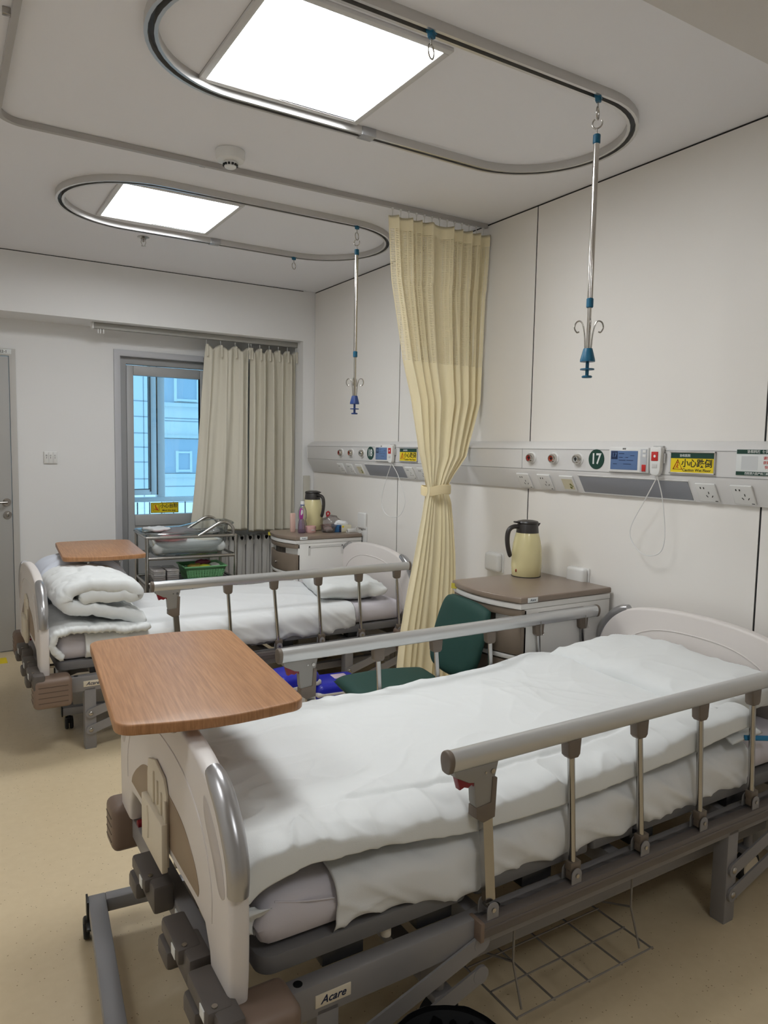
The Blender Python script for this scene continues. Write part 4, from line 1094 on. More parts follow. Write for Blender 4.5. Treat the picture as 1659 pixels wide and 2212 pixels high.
fl = sheet('pillowcase_flap', lambda t, s: (-.20+.15*t, -.36-.06*s, -.03-.03*s), 16, 10, .003, DUV, p1, edge=.003, disp=lambda p, t, s: .008*noise.noise(Vector((t*4, s*3, 1))))
mk = MB()
for k in range(5): mk.tube([(-.06+.012*k, .30, .052), (-.056+.012*k, .308, .051), (-.062+.012*k, .316, .05)], .0012, 5)
mk.build('laundry_mark', mat('stamp_pink', (196, 110, 120), .7), p1)
# small blue-edged cloth showing at the head of the nearer bed
bc = sheet('folded_cloth', lambda t, s: (-.47+.14*t, 1.262-.004*s, .590-.016*s-.03*t), 12, 6, .004, mat('blue_edge_cloth', (44, 128, 176), .8), edge=.004)
tag(bc, 'strip of blue cloth peeking out under the duvet near the pillow', 'cloth')

# folded quilt on the farther bed: layered folds, seen end-on
def rolled():
    r = empty('folded_quilt', (0, 0, 0), 'white quilt folded in thick layers at the foot of the farther bed', 'quilt')
    main = [(-2.04, .735), (-1.97, .742), (-1.88, .735), (-1.80, .728), (-1.765, .745), (-1.79, .782), (-1.86, .806), (-1.95, .823), (-2.04, .815), (-2.10, .782), (-2.115, .735), (-2.08, .695), (-2.0, .672), (-1.90, .645), (-1.79, .612), (-1.735, .598)]
    pf = polypath(main, 8)
    y0, y1 = 3.605, 4.35
    def S(t, s):
        p = pf(t); y = y0+(y1-y0)*s
        bul = .012*fbm((p.x*4, y*3, p.z*4))
        # ends are uneven, layers sag differently
        yo_ = .022*noise.noise(Vector((t*6, s*.5, 1)))*(1-s)
        k = 1+.02*math.sin(s*PI)
        return (p.x+.02+bul*.6-.01*s, y+yo_, .566+(p.z-.585)*k*.95+bul)
    def D(p, t, s):
        e = max(0, 1-s*7)
        return .010*ridge((p.x*5+p.z*2, p.y*3, p.z*4))+.007*ridge((p.x*10, p.y*7, p.z*10))+.0035*ridge((p.x*22, p.y*14, p.z*22))+.004*e*ridge((t*17+s*6, s*5, 3))+.007*crease((p.x*8+p.y*4, p.y*7, p.z*8), 9)+.006*max(0, 1-s*3)*crease((t*11+s*5, s*4, 13), 8)
    sheet('upper_layers', S, 210, 70, lambda t, s: .072-.012*math.sin(t*PI*3)**2-.02*max(0, t-.8), DUV, r, edge=.032, disp=D)
    low = [(-1.70, .568), (-1.82, .572), (-1.95, .582), (-2.06, .588), (-2.125, .575), (-2.148, .54), (-2.142, .49), (-2.11, .445)]
    pf2 = polypath(low, 8)
    def S2(t, s):
        p = pf2(t); y = 3.552+(4.42-3.552)*s
        return (p.x, y+.014*noise.noise(Vector((t*5, 0, 4)))*(1-s), p.z+.006*fbm((p.x*5, y*4, 1)))
    sheet('under_layer', S2, 90, 60, .032, DUV, r, edge=.016, disp=lambda p, t, s: .008*ridge((p.x*7, p.y*6, p.z*6))+.01*max(0, 1-s*6)*ridge((t*18, s*5, 1)))
    bk = [(-2.13, .60), (-2.12, .68), (-2.08, .755), (-1.98, .79), (-1.82, .785), (-1.74, .74), (-1.70, .68), (-1.69, .60)]
    pf3 = polypath(bk, 8)
    def S3(t, s):
        p = pf3(t); y = 4.12+.40*s; return (p.x+.01*fbm((p.z*3, y*3, 2)), y, p.z-.0*s+.01*fbm((p.x*4, y*4, 6)))
    sheet('rear_heap', S3, 60, 24, .07, mat('quilt_reverse', (206, 210, 220), .85, bump=.1), r, edge=.03, disp=lambda p, t, s: .01*ridge((p.x*5, p.y*5, p.z*5)))
rolled()

# =================================================================== OVERBED TABLES
def overbed(cx, cy, ln, zt, rz, lab, kx=0):
    r = empty('overbed_table', (cx, cy, 0), lab, 'overbed table', 'overbed tables with wooden tops', rz=rz)
    a, b_ = .21, ln/2
    o = []
    R = .045
    def arc(cx_, cy_, a0):
        return [(cx_+R*math.cos(a0+PI/2*i/6), cy_+R*math.sin(a0+PI/2*i/6)) for i in range(7)]
    bul = .022
    o += arc(a-R, b_-R, 0)
    o += [(a-R-(2*(a-R))*k/8, b_+bul*math.sin(PI*k/8)*.8) for k in range(1, 8)]
    o += arc(-a+R, b_-R, PI/2)
    o += arc(-a+R, -b_+R, PI)
    o += [(-a+R+(2*(a-R))*k/8, -b_-bul*math.sin(PI*k/8)) for k in range(1, 8)]
    o += arc(a-R, -b_+R, 3*PI/2)
    tp_ = MB().prism(o, zt-.024, zt, 'XY', .004, 3).build('table_top', WOOD, r)
    sp_ = MB().box(-.12, .10, b_-.10, b_-.06, zt-.042, zt-.024, .002).box(-.10, -.07, -b_+.03, b_-.08, zt-.034, zt-.024, .001).box(.06, .09, -b_+.03, b_-.08, zt-.034, zt-.024, .001)
    sp_.build('support_frame', BEDGREY, r)
    MB().cyl((-.085, -b_+.045, zt-.045), (-.085, -b_+.045, zt-.03), .007, 12).cyl((.075, -b_+.045, zt-.045), (.075, -b_+.045, zt-.03), .007, 12).build('adjusting_screw', STEEL, r)
    xs = -.205+kx; ye = b_-.085
    cxx = .12
    MB().box(cxx-.028, cxx+.028, ye-.02, ye+.02, .10, zt-.04, .003).build('column', BEDGREY, r)
    bs = MB()
    bs.box(xs-.024, xs+.024, -b_-.11, ye+.02, .075, .115, .003)          # spine on the foot side
    bs.box(xs+.024, .22, ye-.02, ye+.02, .075, .115, .003).box(xs-.03, .22, -b_-.15, -b_-.11, .075, .115, .003)
    bs.build('base', mat('table_base_grey', (150, 149, 151), .42, .25), r)
    MB().box(xs-.030, xs-.024, ye-.024, ye+.024, .066, .120, .001).build('tube_cap', BLACK, r)
    MB().box(xs-.036, xs-.030, -b_-.154, -b_-.106, .072, .118, .001).build('tube_cap', BLACK, r)
    for (x, y) in ((xs-.03+.01, ye-.002), (.20, ye), (xs-.0, -b_-.13), (.20, -b_-.13)):
        w = MB()
        for q in (-.011, .011):
            t_ = MB().lathe([(0, -.008), (.028, -.008), (.031, -.004), (.031, .004), (.028, .008), (0, .008)], n=24)
            bmesh.ops.transform(t_.bm, matrix=Matrix.Translation((x+q-.0, y, .031)) @ Matrix.Rotation(PI/2, 4, 'Y'), verts=t_.bm.verts)
            me = bpy.data.meshes.new('t'); t_.bm.to_mesh(me); t_.bm.free(); w.bm.from_mesh(me); bpy.data.meshes.remove(me)
        c_ = w.build('caster', RUBBER, r)
        MB().cyl((x, y, .045), (x, y, .076), .008, 10).box(x-.019, x+.019, y-.02, y+.012, .050, .064, .005).box(x-.012, x+.012, y-.044, y-.018, .046, .056, .003, rot=(.5, 0, 0)).build('brake_fork', BLACK, c_)
    return r
overbed(-2.030, 1.866, .735, .868, math.radians(-5.5), 'wood-topped overbed table across the foot of the nearer bed')
overbed(-1.800, 4.35, .68, .862, math.radians(-4), 'wood-topped overbed table standing over the farther bed')

# =================================================================== BEDSIDE CABINETS
def cabinet(x_f, y0, y1, zt, lab):
    r = empty('bedside_cabinet', (x_f, (y0+y1)/2, 0), lab, 'bedside cabinet', 'white and brown bedside cabinets')
    w = (y1-y0)/2; D_ = -.02-x_f
    bow = .05
    front = [(-bow*math.sin(PI*(.5+k/20*1.0-.0)) if False else -bow*(1-((k-10)/10)**2), -w+2*w*k/20) for k in range(21)]
    def slab(z0, z1, m, nm, ex=0, bev=.004, back=None):
        bk = D_ if back is None else back
        o = [(x-ex, y*(1+ex/w)) for x, y in front]+[(bk, w+ex), (bk, -w-ex)]
        return MB().prism(o, z0, z1, 'XY', bev, 3).build(nm, m, r)
    body = MB()
    body.prism([(x+.028, y*.94) for x, y in front]+[(D_, w*.94), (D_, -w*.94)], .06, zt-.05, 'XY')
    body.box(0.020, D_, -w, -w+.018, .06, zt-.053, .002).box(.020, D_, w-.018, w, .06, zt-.053, .002)
    body.box(-.001, .03, -w, -w+.03, .06, zt-.270, .003).box(-.001, .03, w-.03, w, .06, zt-.270, .003)
    body.build('body', CABW, r)
    slab(zt-.026, zt, CABT, 'top', .006, .006)
    slab(zt-.052, zt-.028, CABW, 'top_band', .001, .003)
    def front_panel(z0, z1, nm, m, ex=-.004, inner=1.0):
        o = [(x-ex*0+.004, y*inner) for x, y in front]; oi = [(x+.026, y) for x, y in o[::-1]]
        return MB().prism(o+oi, z0, z1, 'XY', .003, 2).build(nm, m, r)
    d0 = front_panel(zt-.085, zt-.054, 'pull_out_tray', CABB)
    d1 = front_panel(zt-.245, zt-.125, 'drawer', CABB)
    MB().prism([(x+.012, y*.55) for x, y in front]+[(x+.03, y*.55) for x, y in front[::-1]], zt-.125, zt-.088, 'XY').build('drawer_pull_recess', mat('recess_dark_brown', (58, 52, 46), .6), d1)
    front_panel(zt-.268, zt-.249, 'shelf_edge', CABW, inner=.99)
    d2 = front_panel(.10, zt-.275, 'door', CABB, inner=.88)
    k_ = MB().cyl((-bow+.004, 0, zt-.195), (-bow-.010, 0, zt-.195), .009, 14, bev=.002).build('lock', STEEL, d1)
    rail = MB()
    xa, xb = .10, .36
    for (za, zb) in ((zt-.075, zt-.081),):
        rail.box(xa, xb, -w-.0022, -w+.001, zt-.081, zt-.073)
    rail.box(xa, xa+.008, -w-.0022, -w+.001, zt-.135, zt-.073).box(xb-.008, xb, -w-.0022, -w+.001, zt-.135, zt-.073)
    rr = rail.build('towel_rail', CABW, r)
    ou = MB()
    for (a, b_, c_, d_) in ((xa-.0015, xb+.0015, zt-.0725, zt-.0715), (xa+.008, xb-.008, zt-.0825, zt-.0815)): ou.box(a, b_, -w-.0018, -w+.001, c_, d_)
    for x in (xa-.0015, xa+.0085, xb-.0085, xb+.0008): ou.box(x, x+.001, -w-.0018, -w+.001, zt-.136, zt-.072)
    ou.build('rail_groove', mat('groove_dark', (84, 78, 74), .6), rr)
    tg = MB().box(.030, .085, -w-.0082, -w-.0055, zt-.024, zt-.004, .001).build('maker_plate', SWHITE, r)
    text('lettering', 'Acare', .013, mat('navy_ink', (24, 34, 66), .5), tg, (.057, -w-.0085, zt-.0135), (1, 0, 0), (0, 0, 1), .012, .0002, shear=.35)
    st_ = MB().box(-.030, -.004, w-.055, w-.02, zt-.045, zt-.014).bm.free()
    MB().box(-.0195, -.0165, w-.062, w-.014, zt-.034, zt-.010, rot=(0, 0, .38)).build('asset_sticker', mat('sticker_yellow', (206, 190, 70), .6), r)
    for (x, y) in ((.05, -w+.05), (.05, w-.05), (D_-.05, -w+.05), (D_-.05, w-.05)):
        MB().cyl((x-.01, y, .028), (x+.012, y, .028), .028, 20).box(x-.016, x+.016, y-.016, y+.016, .04, .062, .003).build('caster', RUBBER, r)
    return r
CZ = .855
cabinet(-.548, 2.195, 2.65, CZ, 'white and brown bedside cabinet carrying only a thermos, by the nearer bed')
cabinet(-.532, 4.435, 4.86, CZ, 'white and brown bedside cabinet crowded with small things, by the farther bed')

def thermos(x, y, z, rz, k, lab):
    r = empty('thermos_jug', (x, y, z), lab, 'thermos', 'cream thermos jugs with dark lids', rz=rz)
    r.scale = (k, k, k)
    MB().lathe([(0, 0), (.066, 0), (.069, .004), (.0725, .05), (.0725, .10), (.069, .145), (.061, .185), (.053, .212), (0, .212)], n=48).build('body', THER, r)
    MB().lathe([(.0705, -.0005), (.0705, .003), (.066, .004), (.066, -.0005)], n=48).build('base_ring', BLACK, r)
    MB().lathe([(0, .2105), (.054, .2105), (.0535, .216), (.050, .248), (.047, .256), (0, .256)], n=40).build('collar', THERB, r)
    ld = MB().lathe([(0, .255), (.050, .255), (.052, .259), (.048, .266), (.03, .270), (0, .271)], n=40)
    ld.box(-.072, -.03, -.013, .013, .258, .266, .003)
    ld.prism([(.040, .225), (.040, .252), (.066, .256), (.058, .243)], -.012, .012, 'XZ', .003)
    ld.build('lid', THERB, r)
    hp = [(-.045, 0, .238), (-.075, 0, .240), (-.100, 0, .225), (-.108, 0, .19), (-.104, 0, .145), (-.092, 0, .105), (-.088, 0, .098)]
    MB().tube(hp, [.011, .011, .0115, .0115, .011, .0105, .007], 12, smooth=5).build('handle', THERB, r)
    MB().box(-.0775, -.0765, -.012, .004, .045, .07).bm.free()
    MB().sph((-.0675, -.022, .032), .006, (1, .6, 1.3), 8).build('emblem', mat('emblem_red', (150, 60, 40), .5), r)
thermos(-.165, 2.585, CZ, math.radians(-12), 1.0, 'cream thermos jug with dark lid on the nearer cabinet')
thermos(-.245, 4.77, CZ, math.radians(108), 1.06, 'cream thermos jug among the things on the farther cabinet')

# small things on the farther cabinet
def put(o, lab, cat, g=None): return tag(o, lab, cat, g)
tag(MB().box(-.018, .018, -.012, .012, 0, .135, .006).build('carton', mat('blush_carton', (226, 190, 176), .5), loc=(-.438, 4.69, CZ)), 'slim blush-coloured box beside the clear bottle on the farther cabinet', 'box')
bt = tag(MB().lathe([(0, 0), (.028, 0), (.031, .008), (.031, .06), (.026, .085), (.031, .10), (.030, .15), (.022, .175), (.013, .192), (.013, .198), (0, .198)], n=28).build('water_bottle', glassy('bottle_clear', (240, 240, 245), .14, .05), loc=(-.375, 4.665, CZ)), 'clear plastic bottle with a white cap on the farther cabinet', 'bottle')
MB().lathe([(0, .196), (.015, .196), (.015, .216), (.013, .219), (0, .219)], n=20).build('cap', WHITEP, bt)
MB().lathe([(.0135, .190), (.0155, .190), (.0155, .196), (.0135, .196)], n=20).build('neck_ring', NAVY, bt)
wb = tag(MB().lathe([(0, 0), (.024, 0), (.026, .006), (.024, .05), (.020, .085), (.014, .10), (.0, .10)], n=24).build('lotion_bottle', glassy('violet_clear', (232, 214, 240), .12, .08), loc=(-.405, 4.615, CZ)), 'violet-tinted clear bottle with magenta tag at the cabinet front', 'bottle')
MB().prism(crom2([(-.014, .10), (-.016, .15), (-.006, .175), (.010, .165), (.012, .13), (.008, .10)], 4, True), -.003, .003, 'XZ', .001).build('tag_label', mat('magenta', (170, 60, 150), .5), wb)
MB().prism(crom2([(-.006, .125), (-.006, .155), (.004, .165), (.008, .14)], 4, True), -.0042, -.003, 'XZ', .0003).build('tag_print', SWHITE, wb)
cu_ = tag(MB().lathe([(0, 0), (.032, 0), (.036, .006), (.037, .045), (.035, .046), (.034, .01), (0, .008)], n=32).build('pink_cup', mat('pale_pink_plastic', (222, 178, 172), .4), loc=(-.330, 4.62, CZ)), 'low pale pink cup in front of the farther thermos', 'cup')
MB().box(-.014, .014, -.0385, -.0365, .018, .022).build('print_line', SWHITE, cu_)
fc_ = tag(MB().lathe([(0, 0), (.045, 0), (.050, .006), (.060, .048), (.058, .049), (.048, .008), (0, .006)], n=36).build('food_container', PLASTW, loc=(-.205, 4.585, CZ)), 'round clear takeaway bowl with a lid on the farther cabinet', 'container')
MB().lathe([(.0, .050), (.056, .050), (.062, .049), (.062, .053), (.052, .056), (0, .056)], n=36).build('bowl_lid', glassy('pink_clear', (245, 226, 226), .2, .1), fc_)
MB().sph((0.0, 0, .022), .036, (1, 1, .5), 16).build('food', mat('food_white', (216, 212, 206), .7), fc_)
MB().sph((.018, -.022, .026), .018, (1, .6, .6), 12).build('seaweed', mat('food_dark', (50, 48, 40), .6), fc_)
def crumple(name, c, r_, sc, m, seed, par=None, n=28, amp=.35):
    mb = MB().sph((0, 0, 0), r_, sc, n)
    for v in mb.bm.verts:
        q = 1+amp*noise.noise(v.co*(2.2/r_)*.5+Vector((seed, 0, 0)))+amp*.6*noise.noise(v.co*(5/r_)*.5+Vector((0, seed, 0)))
        v.co = v.co*q
        if v.co.z < -r_*sc[2]*.75: v.co.z = -r_*sc[2]*.75
    return mb.build(name, m, par, loc=c, angle=60)
bag = tag(crumple('plastic_bag', (-.135, 4.67, CZ+.048), .075, (1.1, .8, .85), glassy('thin_film', (244, 241, 243), .12, .2), 3), 'crumpled clear plastic bag behind the takeaway bowl', 'bag')
MB().tube([(-.04, 0, .055), (-.045, 0, .082), (-.03, 0, .09), (-.02, 0, .075), (-.035, 0, .06)], .006, 8, smooth=3).build('red_knot', mat('knot_red', (176, 36, 44), .5), bag)
tb = tag(MB().box(-.065, .065, -.035, .035, 0, .052, .004).build('tissue_box', mat('box_cream', (220, 214, 190), .5), loc=(-.110, 4.575, CZ), rz=math.radians(-6)), 'blue and cream tissue packet with a tissue standing out', 'tissue box')
MB().box(-.0655, -.012, -.036, .036, .001, .0525, .003).build('blue_print', mat('print_blue', (48, 104, 156), .5), tb)
MB().box(-.030, -.014, -.0366, .0, .001, .045).build('navy_print', mat('print_navy', (20, 34, 70), .5), tb)
MB().sph((.000, -.036, .040), .008, (1, .1, 1), 8).build('yellow_print', YEL, tb)
crumple('tissue', (.0, 0, .062), .034, (1.5, .8, .62), SHEET, 6, tb)
ad = tag(MB().box(-.030, .030, -.014, .014, 0, .026, .005).build('phone_charger', WHITEP, loc=(-.060, 4.515, CZ)), 'white charger plug with cable at the cabinet edge', 'charger')
MB().tube([(.03, 0, .012), (.055, .02, .035), (.075, -.005, .03), (.078, -.03, -.02), (.0765, -.045, -.08), (.0765, -.05, -.10)], .002, 8, smooth=6).tube([(-.03, 0, .012), (-.05, -.02, .004), (-.02, -.06, -.004), (.03, -.07, .0), (.06, -.055, .02)], .0018, 8, smooth=6).build('cable', WHITEP, ad)
MB().box(-.0315, -.0295, -.004, .004, .007, .017).build('port', INK, ad)

# =================================================================== BASSINET TROLLEY
bs_ = empty('bassinet_trolley', (-1.095, 5.055, 0), 'steel newborn trolley with a clear tub, beside the window curtain', 'bassinet', rz=math.radians(-3))
hx, hy = .302, .195
fr = MB()
for sx in (-1, 1):
    for sy in (-1, 1):
        fr.cyl((sx*hx, sy*hy, .06), (sx*hx, sy*hy, .835), .0125, 14)
for z in (.835, .695, .525, .12):
    fr.tube([(-hx, -hy, z), (hx, -hy, z), (hx, hy, z), (-hx, hy, z)], .011, 12, closed=True)
fr.build('frame', STEEL, bs_)
for sy in (-1, 1):
    MB().tube([(.04, sy*hy, .838), (.12, sy*hy, .885), (.19, sy*hy, .925), (.24, sy*hy, .925), (.28, sy*hy, .89), (.285, sy*hy, .838)], .011, 12, smooth=6).build('arched_handle', STEEL, bs_)
# clear tub
def tub():
    prof_z = lambda t: .868+.055*(1/(1+math.exp(-(t-.66)*16)))
    mb = MB(); rings = []
    N = 64
    for lev, (k, dz) in enumerate(((.80, None), (.86, .715), (.95, .80), (1.0, 'rim'), (1.12, 'rim2'), (1.13, 'rim3'))):
        ring = []
        for i in range(N):
            a = 2*PI*i/N; c, s = math.cos(a), math.sin(a)
            px = (abs(c)**.45)*(1 if c > 0 else -1)*hx*.93*k; py = (abs(s)**.45)*(1 if s > 0 else -1)*hy*.90*k
            t_ = (px/(hx*1.13)+1)/2
            z = .70 if dz is None else (dz if not isinstance(dz, str) else prof_z(t_)+{'rim': -.004, 'rim2': 0, 'rim3': -.010}[dz])
            if isinstance(dz, str) and px < 0: px *= 1.06
            ring.append(mb.bm.verts.new((px, py, z)))
        rings.append(ring)
    rimpts = [v.co.copy() for v in rings[-1]]
    for A, B in zip(rings[:-1], rings[1:]):
        for i in range(N): mb.bm.faces.new((A[i], A[(i+1) % N], B[(i+1) % N], B[i]))
    mb.bm.faces.new(rings[0])
    o = mb.build('tub', ACRYL, bs_, angle=60)
    sm = o.modifiers.new('wall', 'SOLIDIFY'); sm.thickness = .003
    pts = [tuple(p) for p in rimpts]
    MB().tube(pts, .0045, 8, closed=True).build('tub_rim', glassy('rim_acrylic', (225, 232, 234), .35, .15), o)
    return o
tub()
MB().box(-.30, .30, -.195, .195, .50, .512, .002).box(-.3, .3, -.19, .19, .10, .11, .002).build('shelf', mat('shelf_grey', (96, 94, 92), .5), bs_)
dw = MB().box(-.29, .29, -.19, .19, .13, .495, .004).build('drawer_box', mat('drawer_grey', (150, 146, 140), .45), bs_)
MB().box(-.28, .28, -.194, -.188, .31, .316).box(-.002, .002, -.194, -.188, .14, .49).build('drawer_gap', INK, dw)
for sx in (-1, 1):
    for sy in (-1, 1):
        MB().cyl((sx*hx-.012, sy*hy, .035), (sx*hx+.012, sy*hy, .035), .035, 20).cyl((sx*hx, sy*hy, .035), (sx*hx, sy*hy, .065), .01, 10).build('caster', RUBBER, bs_)
def inbas(x, y):  # trolley frame to room
    a = math.radians(-3); return (-1.095+x*math.cos(a)-y*math.sin(a), 5.055+x*math.sin(a)+y*math.cos(a))
RB = math.radians(-3)
def placed(o, x, y, z, rz=0): p = inbas(x, y); o.location = (p[0], p[1], z); o.rotation_euler = (0, 0, RB+rz); return o
pad = sheet('crib_mattress', lambda t, s: (-.25+.50*t, -.15+.30*s, 0), 30, 30, .085, mat('pale_patterned_cotton', (228, 230, 228), .85, var=.08, vscale=30), edge=.03, disp=lambda p, t, s: .004*ridge((p.x*9, p.y*7, 0)))
placed(pad, 0, 0, .755); tag(pad, 'small white patterned mattress inside the clear tub', 'mattress')
pb = crumple('pink_blanket', (0, 0, 0), .07, (1.5, 1.6, .28), mat('soft_pink', (220, 160, 160), .85), 4, amp=.25); placed(pb, -.12, -.08, .815); tag(pb, 'folded pink blanket lying in the clear tub', 'blanket')
gb = crumple('grey_blanket', (0, 0, 0), .075, (1.7, 1.5, .32), mat('soft_grey', (132, 130, 132), .85), 8, amp=.3); placed(gb, -.06, .06, .850); tag(gb, 'crumpled grey cloth lying over the pink blanket', 'blanket')
wt = sheet('white_towel', lambda t, s: (-.07+.14*t, -.08+.16*s, 0), 16, 16, .02, SHEET, edge=.01, disp=lambda p, t, s: .006*ridge((p.x*14, p.y*9, 3))); placed(wt, -.19, .05, .868, .3); tag(wt, 'folded white towel on the left end of the tub', 'towel')
wg = crumple('wrapped_bundle', (0, 0, 0), .035, (1.4, 1.0, .6), PLASTW, 2, amp=.3); placed(wg, .19, .0, .850); tag(wg, 'small clear-wrapped bundle at the raised end of the tub', 'package')
gc = sheet('cream_cloth', lambda t, s: (-.08+.16*t, -.07+.14*s, .0), 12, 12, .016, mat('cream_cotton', (222, 214, 196), .85), edge=.008, disp=lambda p, t, s: .003*noise.noise(p*20)); placed(gc, .13, -.06, .795); tag(gc, 'folded cream cloth beside the pink blanket', 'cloth')
# lower shelf things
for i, (x, lab) in enumerate(((-.215, 'left stack of plastic-wrapped white pads on the trolley shelf'), (-.125, 'right stack of plastic-wrapped white pads on the trolley shelf'))):
    o = MB()
    for k in range(7): o.box(-.040, .040, -.09, .09, .004+.0135*k, .015+.0135*k, .004)
    oo = o.build('wrapped_pads', mat('pad_white', (214, 206, 200), .7)); placed(oo, x, -.08, .513)
    tag(oo, lab, 'package', 'wrapped pad stacks')
    MB().box(-.043, .043, -.094, .094, .001, .102, .008).build('wrapper', PLASTW, oo)
    MB().box(-.042, .042, -.0955, -.094, .012, .020).build('red_edge', mat('wrapper_red', (156, 78, 66), .5), oo)
# green basket with punched sides
gbk = empty('plastic_basket', (0, 0, 0), 'green plastic basket of snacks on the trolley shelf', 'basket')
placed(gbk, .10, -.045, .513)
GR = mat('green_plastic', (124, 186, 130), .45)
gm = MB()
def wall(p0, p1, q0, q1, nx, nz, z0, z1):
    """perforated wall between bottom line p0-p1 and top line q0-q1"""
    p0, p1, q0, q1 = map(Vector, (p0, p1, q0, q1))
    def P(u, v): return (p0.lerp(p1, u)).lerp(q0.lerp(q1, u), v)
    for i in range(nx):
        for j in range(nz):
            u0, u1 = i/nx, (i+1)/nx; v0, v1 = z0+(z1-z0)*j/nz, z0+(z1-z0)*(j+1)/nz
            du, dv = (u1-u0)*.28, (v1-v0)*.28
            a = [P(u0, v0), P(u1, v0), P(u1, v1), P(u0, v1)]; b_ = [P(u0+du, v0+dv), P(u1-du, v0+dv), P(u1-du, v1-dv), P(u0+du, v1-dv)]
            va = [gm.bm.verts.new(x) for x in a]; vb = [gm.bm.verts.new(x) for x in b_]
            for k in range(4): gm.bm.faces.new((va[k], va[(k+1) % 4], vb[(k+1) % 4], vb[k]))
    for (a, b_) in ((0, z0), (z1, 1)):
        gm.bm.faces.new([gm.bm.verts.new(x) for x in (P(0, a), P(1, a), P(1, b_), P(0, b_))])
X0, X1, Y0, Y1 = .115, .142, .10, .125
zb_, zt_ = .002, .105
c0 = [(-X0, -Y0, zb_), (X0, -Y0, zb_), (X0, Y0, zb_), (-X0, Y0, zb_)]; c1 = [(-X1, -Y1, zt_), (X1, -Y1, zt_), (X1, Y1, zt_), (-X1, Y1, zt_)]
for k in range(4): wall(c0[k], c0[(k+1) % 4], c1[k], c1[(k+1) % 4], 14, 5, .25, .80)
gm.bm.faces.new([gm.bm.verts.new(x) for x in c0])
bo = gm.build('basket_body', GR, gbk, angle=20); so_ = bo.modifiers.new('wall', 'SOLIDIFY'); so_.thickness = .0025
MB().tube([(a*1.03, b_*1.02, zt_) for a, b_, _ in c1], .005, 8, closed=True).build('basket_rim', GR, gbk)
for (nm, x, y, z, sc, m, lab) in (('snack_packet', .04, -.08, .612, (1.2, .7, .45), mat('snack_ochre', (176, 150, 70), .4), 'ochre snack packet in the green basket'),
                                  ('snack_packet', .11, -.09, .608, (1.1, .8, .4), mat('snack_lime', (178, 182, 50), .4), 'lime yellow packet in the green basket'),
                                  ('snack_packet', .12, .0, .625, (1.3, .6, .5), mat('snack_magenta', (140, 62, 84), .4), 'dark magenta printed packet at the back of the green basket'),
                                  ('snack_packet', .19, -.06, .608, (.9, .8, .4), WHITEP, 'white packet at the right of the green basket')):
    o = crumple(nm, (0, 0, 0), .042, sc, m, x*31, amp=.25); placed(o, x, y, z); tag(o, lab, 'snack packet', 'snack packets in the basket')

# =================================================================== CHAIR
ch = empty('office_chair', (-.92, 2.53, 0), 'dark green upholstered chair between the beds, mostly hidden by bed rail', 'chair', rz=math.radians(-8))
st2 = sheet('seat', lambda t, s: (-.22+.44*t, -.215+.43*s,   .425+.012*math.cos(PI*(t-.5))), 36, 36, .06, GREEN, ch, edge=.05)
def bk_(t, s):
    a = s*2-1; w = .205*(1-.12*max(0, (t-.6)/.4)**2-.25*max(0, (.35-t)/.35)**2)
    return (.215+.09*t-.03*(1-a*a)+.03, a*w, .485+.325*t-.03*abs(a)**3*max(0, t-.5)*2)
sheet('backrest', bk_, 40, 36, .042, GREEN, ch, edge=.05)
MB().tube([(.10, 0, .386), (.24, 0, .386), (.285, 0, .44), (.30, 0, .60), (.315, 0, .68)], .012, 8, smooth=5, sq=(.05, .008)).build('back_bracket', mat('dark_steel', (44, 40, 44), .4, .3), ch)
for sx in (-1, 1):
    for sy in (-1, 1):
        MB().tube([(sx*.13, sy*.16, .392), (sx*.18, sy*.19, .30), (sx*.21, sy*.205, .0)], .011, 10, smooth=5).build('leg', BLACK, ch)
MB().box(-.17, .17, -.17, .17, .386, .402, .004).build('seat_pan', BLACK, ch)

# =================================================================== THINGS ON THE FLOOR
def pack(cx, cy, lx, ly, hz, rz, lab, seed):
    def S(t, s): return (-lx/2+lx*t, -ly/2+ly*s, 0)
    r = empty('nappy_pack', (cx, cy, 0), lab, 'package', 'blue and white nappy packs', rz=rz)
    mb = MB().box(-lx/2, lx/2, -ly/2, ly/2, 0.002, hz, .035, seg=5)
    b0 = mb.build('wrapper', mat('pack_white', (216, 212, 208), .35, bump=.3, bscale=25), r)
    MB().box(-lx/2-.002, lx/2+.002, -ly/2-.002, ly/2+.002, hz*.60, hz+.002, .036, seg=5).build('blue_upper_band', mat('pack_blue', (34, 40, 168), .3), r)
    MB().box(-lx/2-.0035, lx/2+.0035, -ly/2-.0035, ly/2+.0035, hz*.76, hz*.86, .012, seg=3).build('white_stripe', MATS['pack_white'], r)
    MB().box(-lx*.02, lx*.28, -ly*.10, ly*.25, hz+.001, hz+.003, .0005).build('printed_panel', mat('print_pinkish', (206, 186, 200), .4), r)
    text('lettering', 'XL 24', .026, SWHITE, r, (.04, -ly/2-.0025, hz*.68), (1, 0, 0), (0, 0, 1), .02, .0003)
pack(-1.075, 3.30, .24, .20, .325, .2, 'left blue and white nappy pack on the floor under the farther bed', 1)
pack(-.835, 3.28, .26, .20, .255, -.1, 'right blue and white nappy pack on the floor, lower than its neighbour', 2)

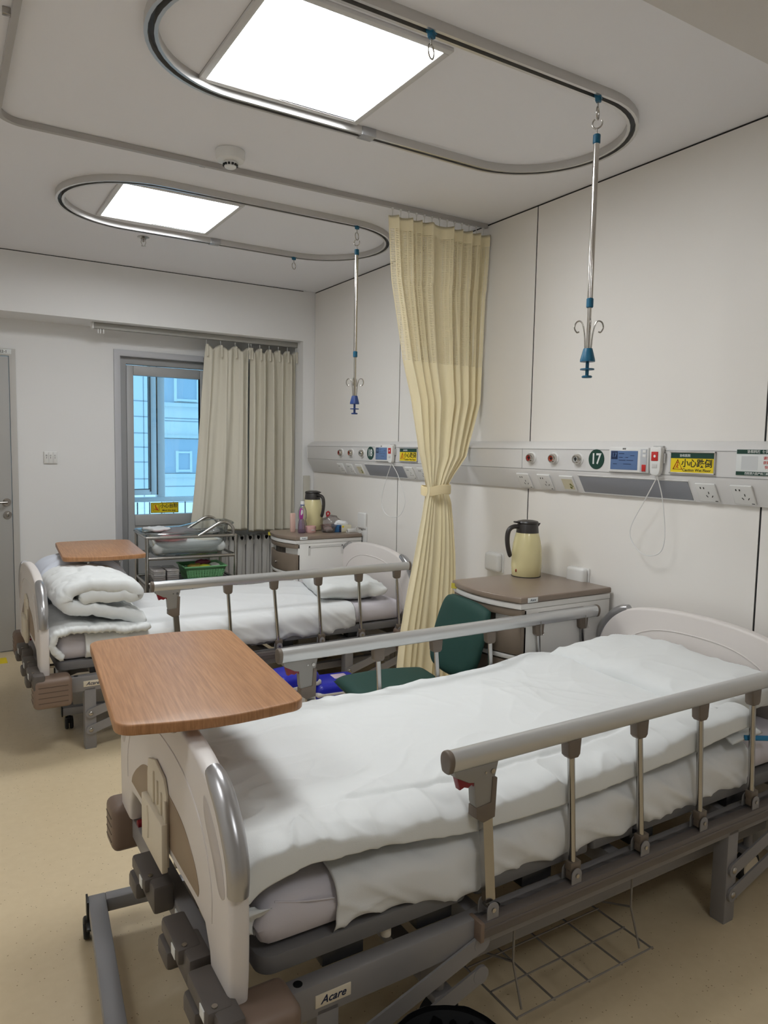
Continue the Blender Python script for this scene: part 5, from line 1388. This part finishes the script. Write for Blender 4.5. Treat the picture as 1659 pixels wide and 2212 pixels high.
# waste bin with a black liner
bn = empty('waste_bin', (-1.742, 1.055, 0), 'waste bin with black liner on the floor beside the nearer bed', 'waste bin')
MB().lathe([(0, 0), (.095, 0), (.118, .26), (.116, .262), (.093, .006), (0, .006)], n=40).build('bucket', mat('bin_dark', (40, 40, 42), .5), bn)
bl = MB(); N = 72; rings = []
for (k, z, w) in ((.70, .06, .3), (.86, .16, .6), (.95, .24, .5), (1.0, .272, .2), (1.04, .268, .3), (1.07, .22, 1), (1.09, .16, 1.4)):
    ring = []
    for i in range(N):
        a = 2*PI*i/N; q = .120*k+.006*w*noise.noise(Vector((math.cos(a)*5, math.sin(a)*5, z*9)))+.003*w*math.sin(a*17+z*10)
        ring.append(bl.bm.verts.new((q*math.cos(a), q*math.sin(a), z+.004*noise.noise(Vector((math.cos(a)*3, math.sin(a)*3, 1))))))
    rings.append(ring)
for A, B in zip(rings[:-1], rings[1:]):
    for i in range(N): bl.bm.faces.new((A[i], A[(i+1) % N], B[(i+1) % N], B[i]))
bl.build('liner', mat('black_film', (14, 14, 15), .3), bn, angle=70)

# wire rack hanging under the nearer bed
wr_ = empty('wire_rack', (-1.19, 1.36, 0), 'grey wire grid rack hanging under the nearer bed', 'wire rack')
x0, x1, y0, y1, zr_ = -.24, .25, -.16, .13, .10
gr = MB()
for k in range(5): x = x0+(x1-x0)*k/4; gr.cyl((x, y0, zr_), (x, y1, zr_), .0028, 8)
for k in range(4): y = y0+(y1-y0)*k/3; gr.cyl((x0, y, zr_+.005), (x1, y, zr_+.005), .0022, 8)
gr.build('grid', mat('wire_grey', (132, 126, 120), .4, .4), wr_)
for x in (x0+.03, x1-.03):
    MB().tube([(x, y0+.02, zr_), (x, y0+.055, .20), (x, y0+.055, .286)], .003, 8).tube([(x, y0+.055, .20), (x, y1-.02, zr_+.01)], .003, 8).build('hanger', MATS['wire_grey'], wr_)

# yellow tape on the floor by the bathroom door
tag(MB().box(-2.30, -2.215, 5.28, 5.42, 0.0, .0015).build('floor_tape', YEL), 'yellow tape mark on the floor at the far left door', 'floor tape')
# little wire hooks on the far handrail of the nearer bed
for (x, l) in ((-.462, 'left thin wire hook hanging from the far handrail near the cabinet'), (-.198, 'right thin wire hook hanging from the far handrail near its end')):
    hk = empty('wire_hook', (x, 2.166, .757), l, 'hook', 'wire hooks on the handrail')
    MB().tube([(0, .004, .004), (0, -.001, -.02), (0, -.002, -.055), (.010, -.003, -.063), (.018, -.003, -.052)], .0016, 6, smooth=4).build('wire', STEEL, hk)
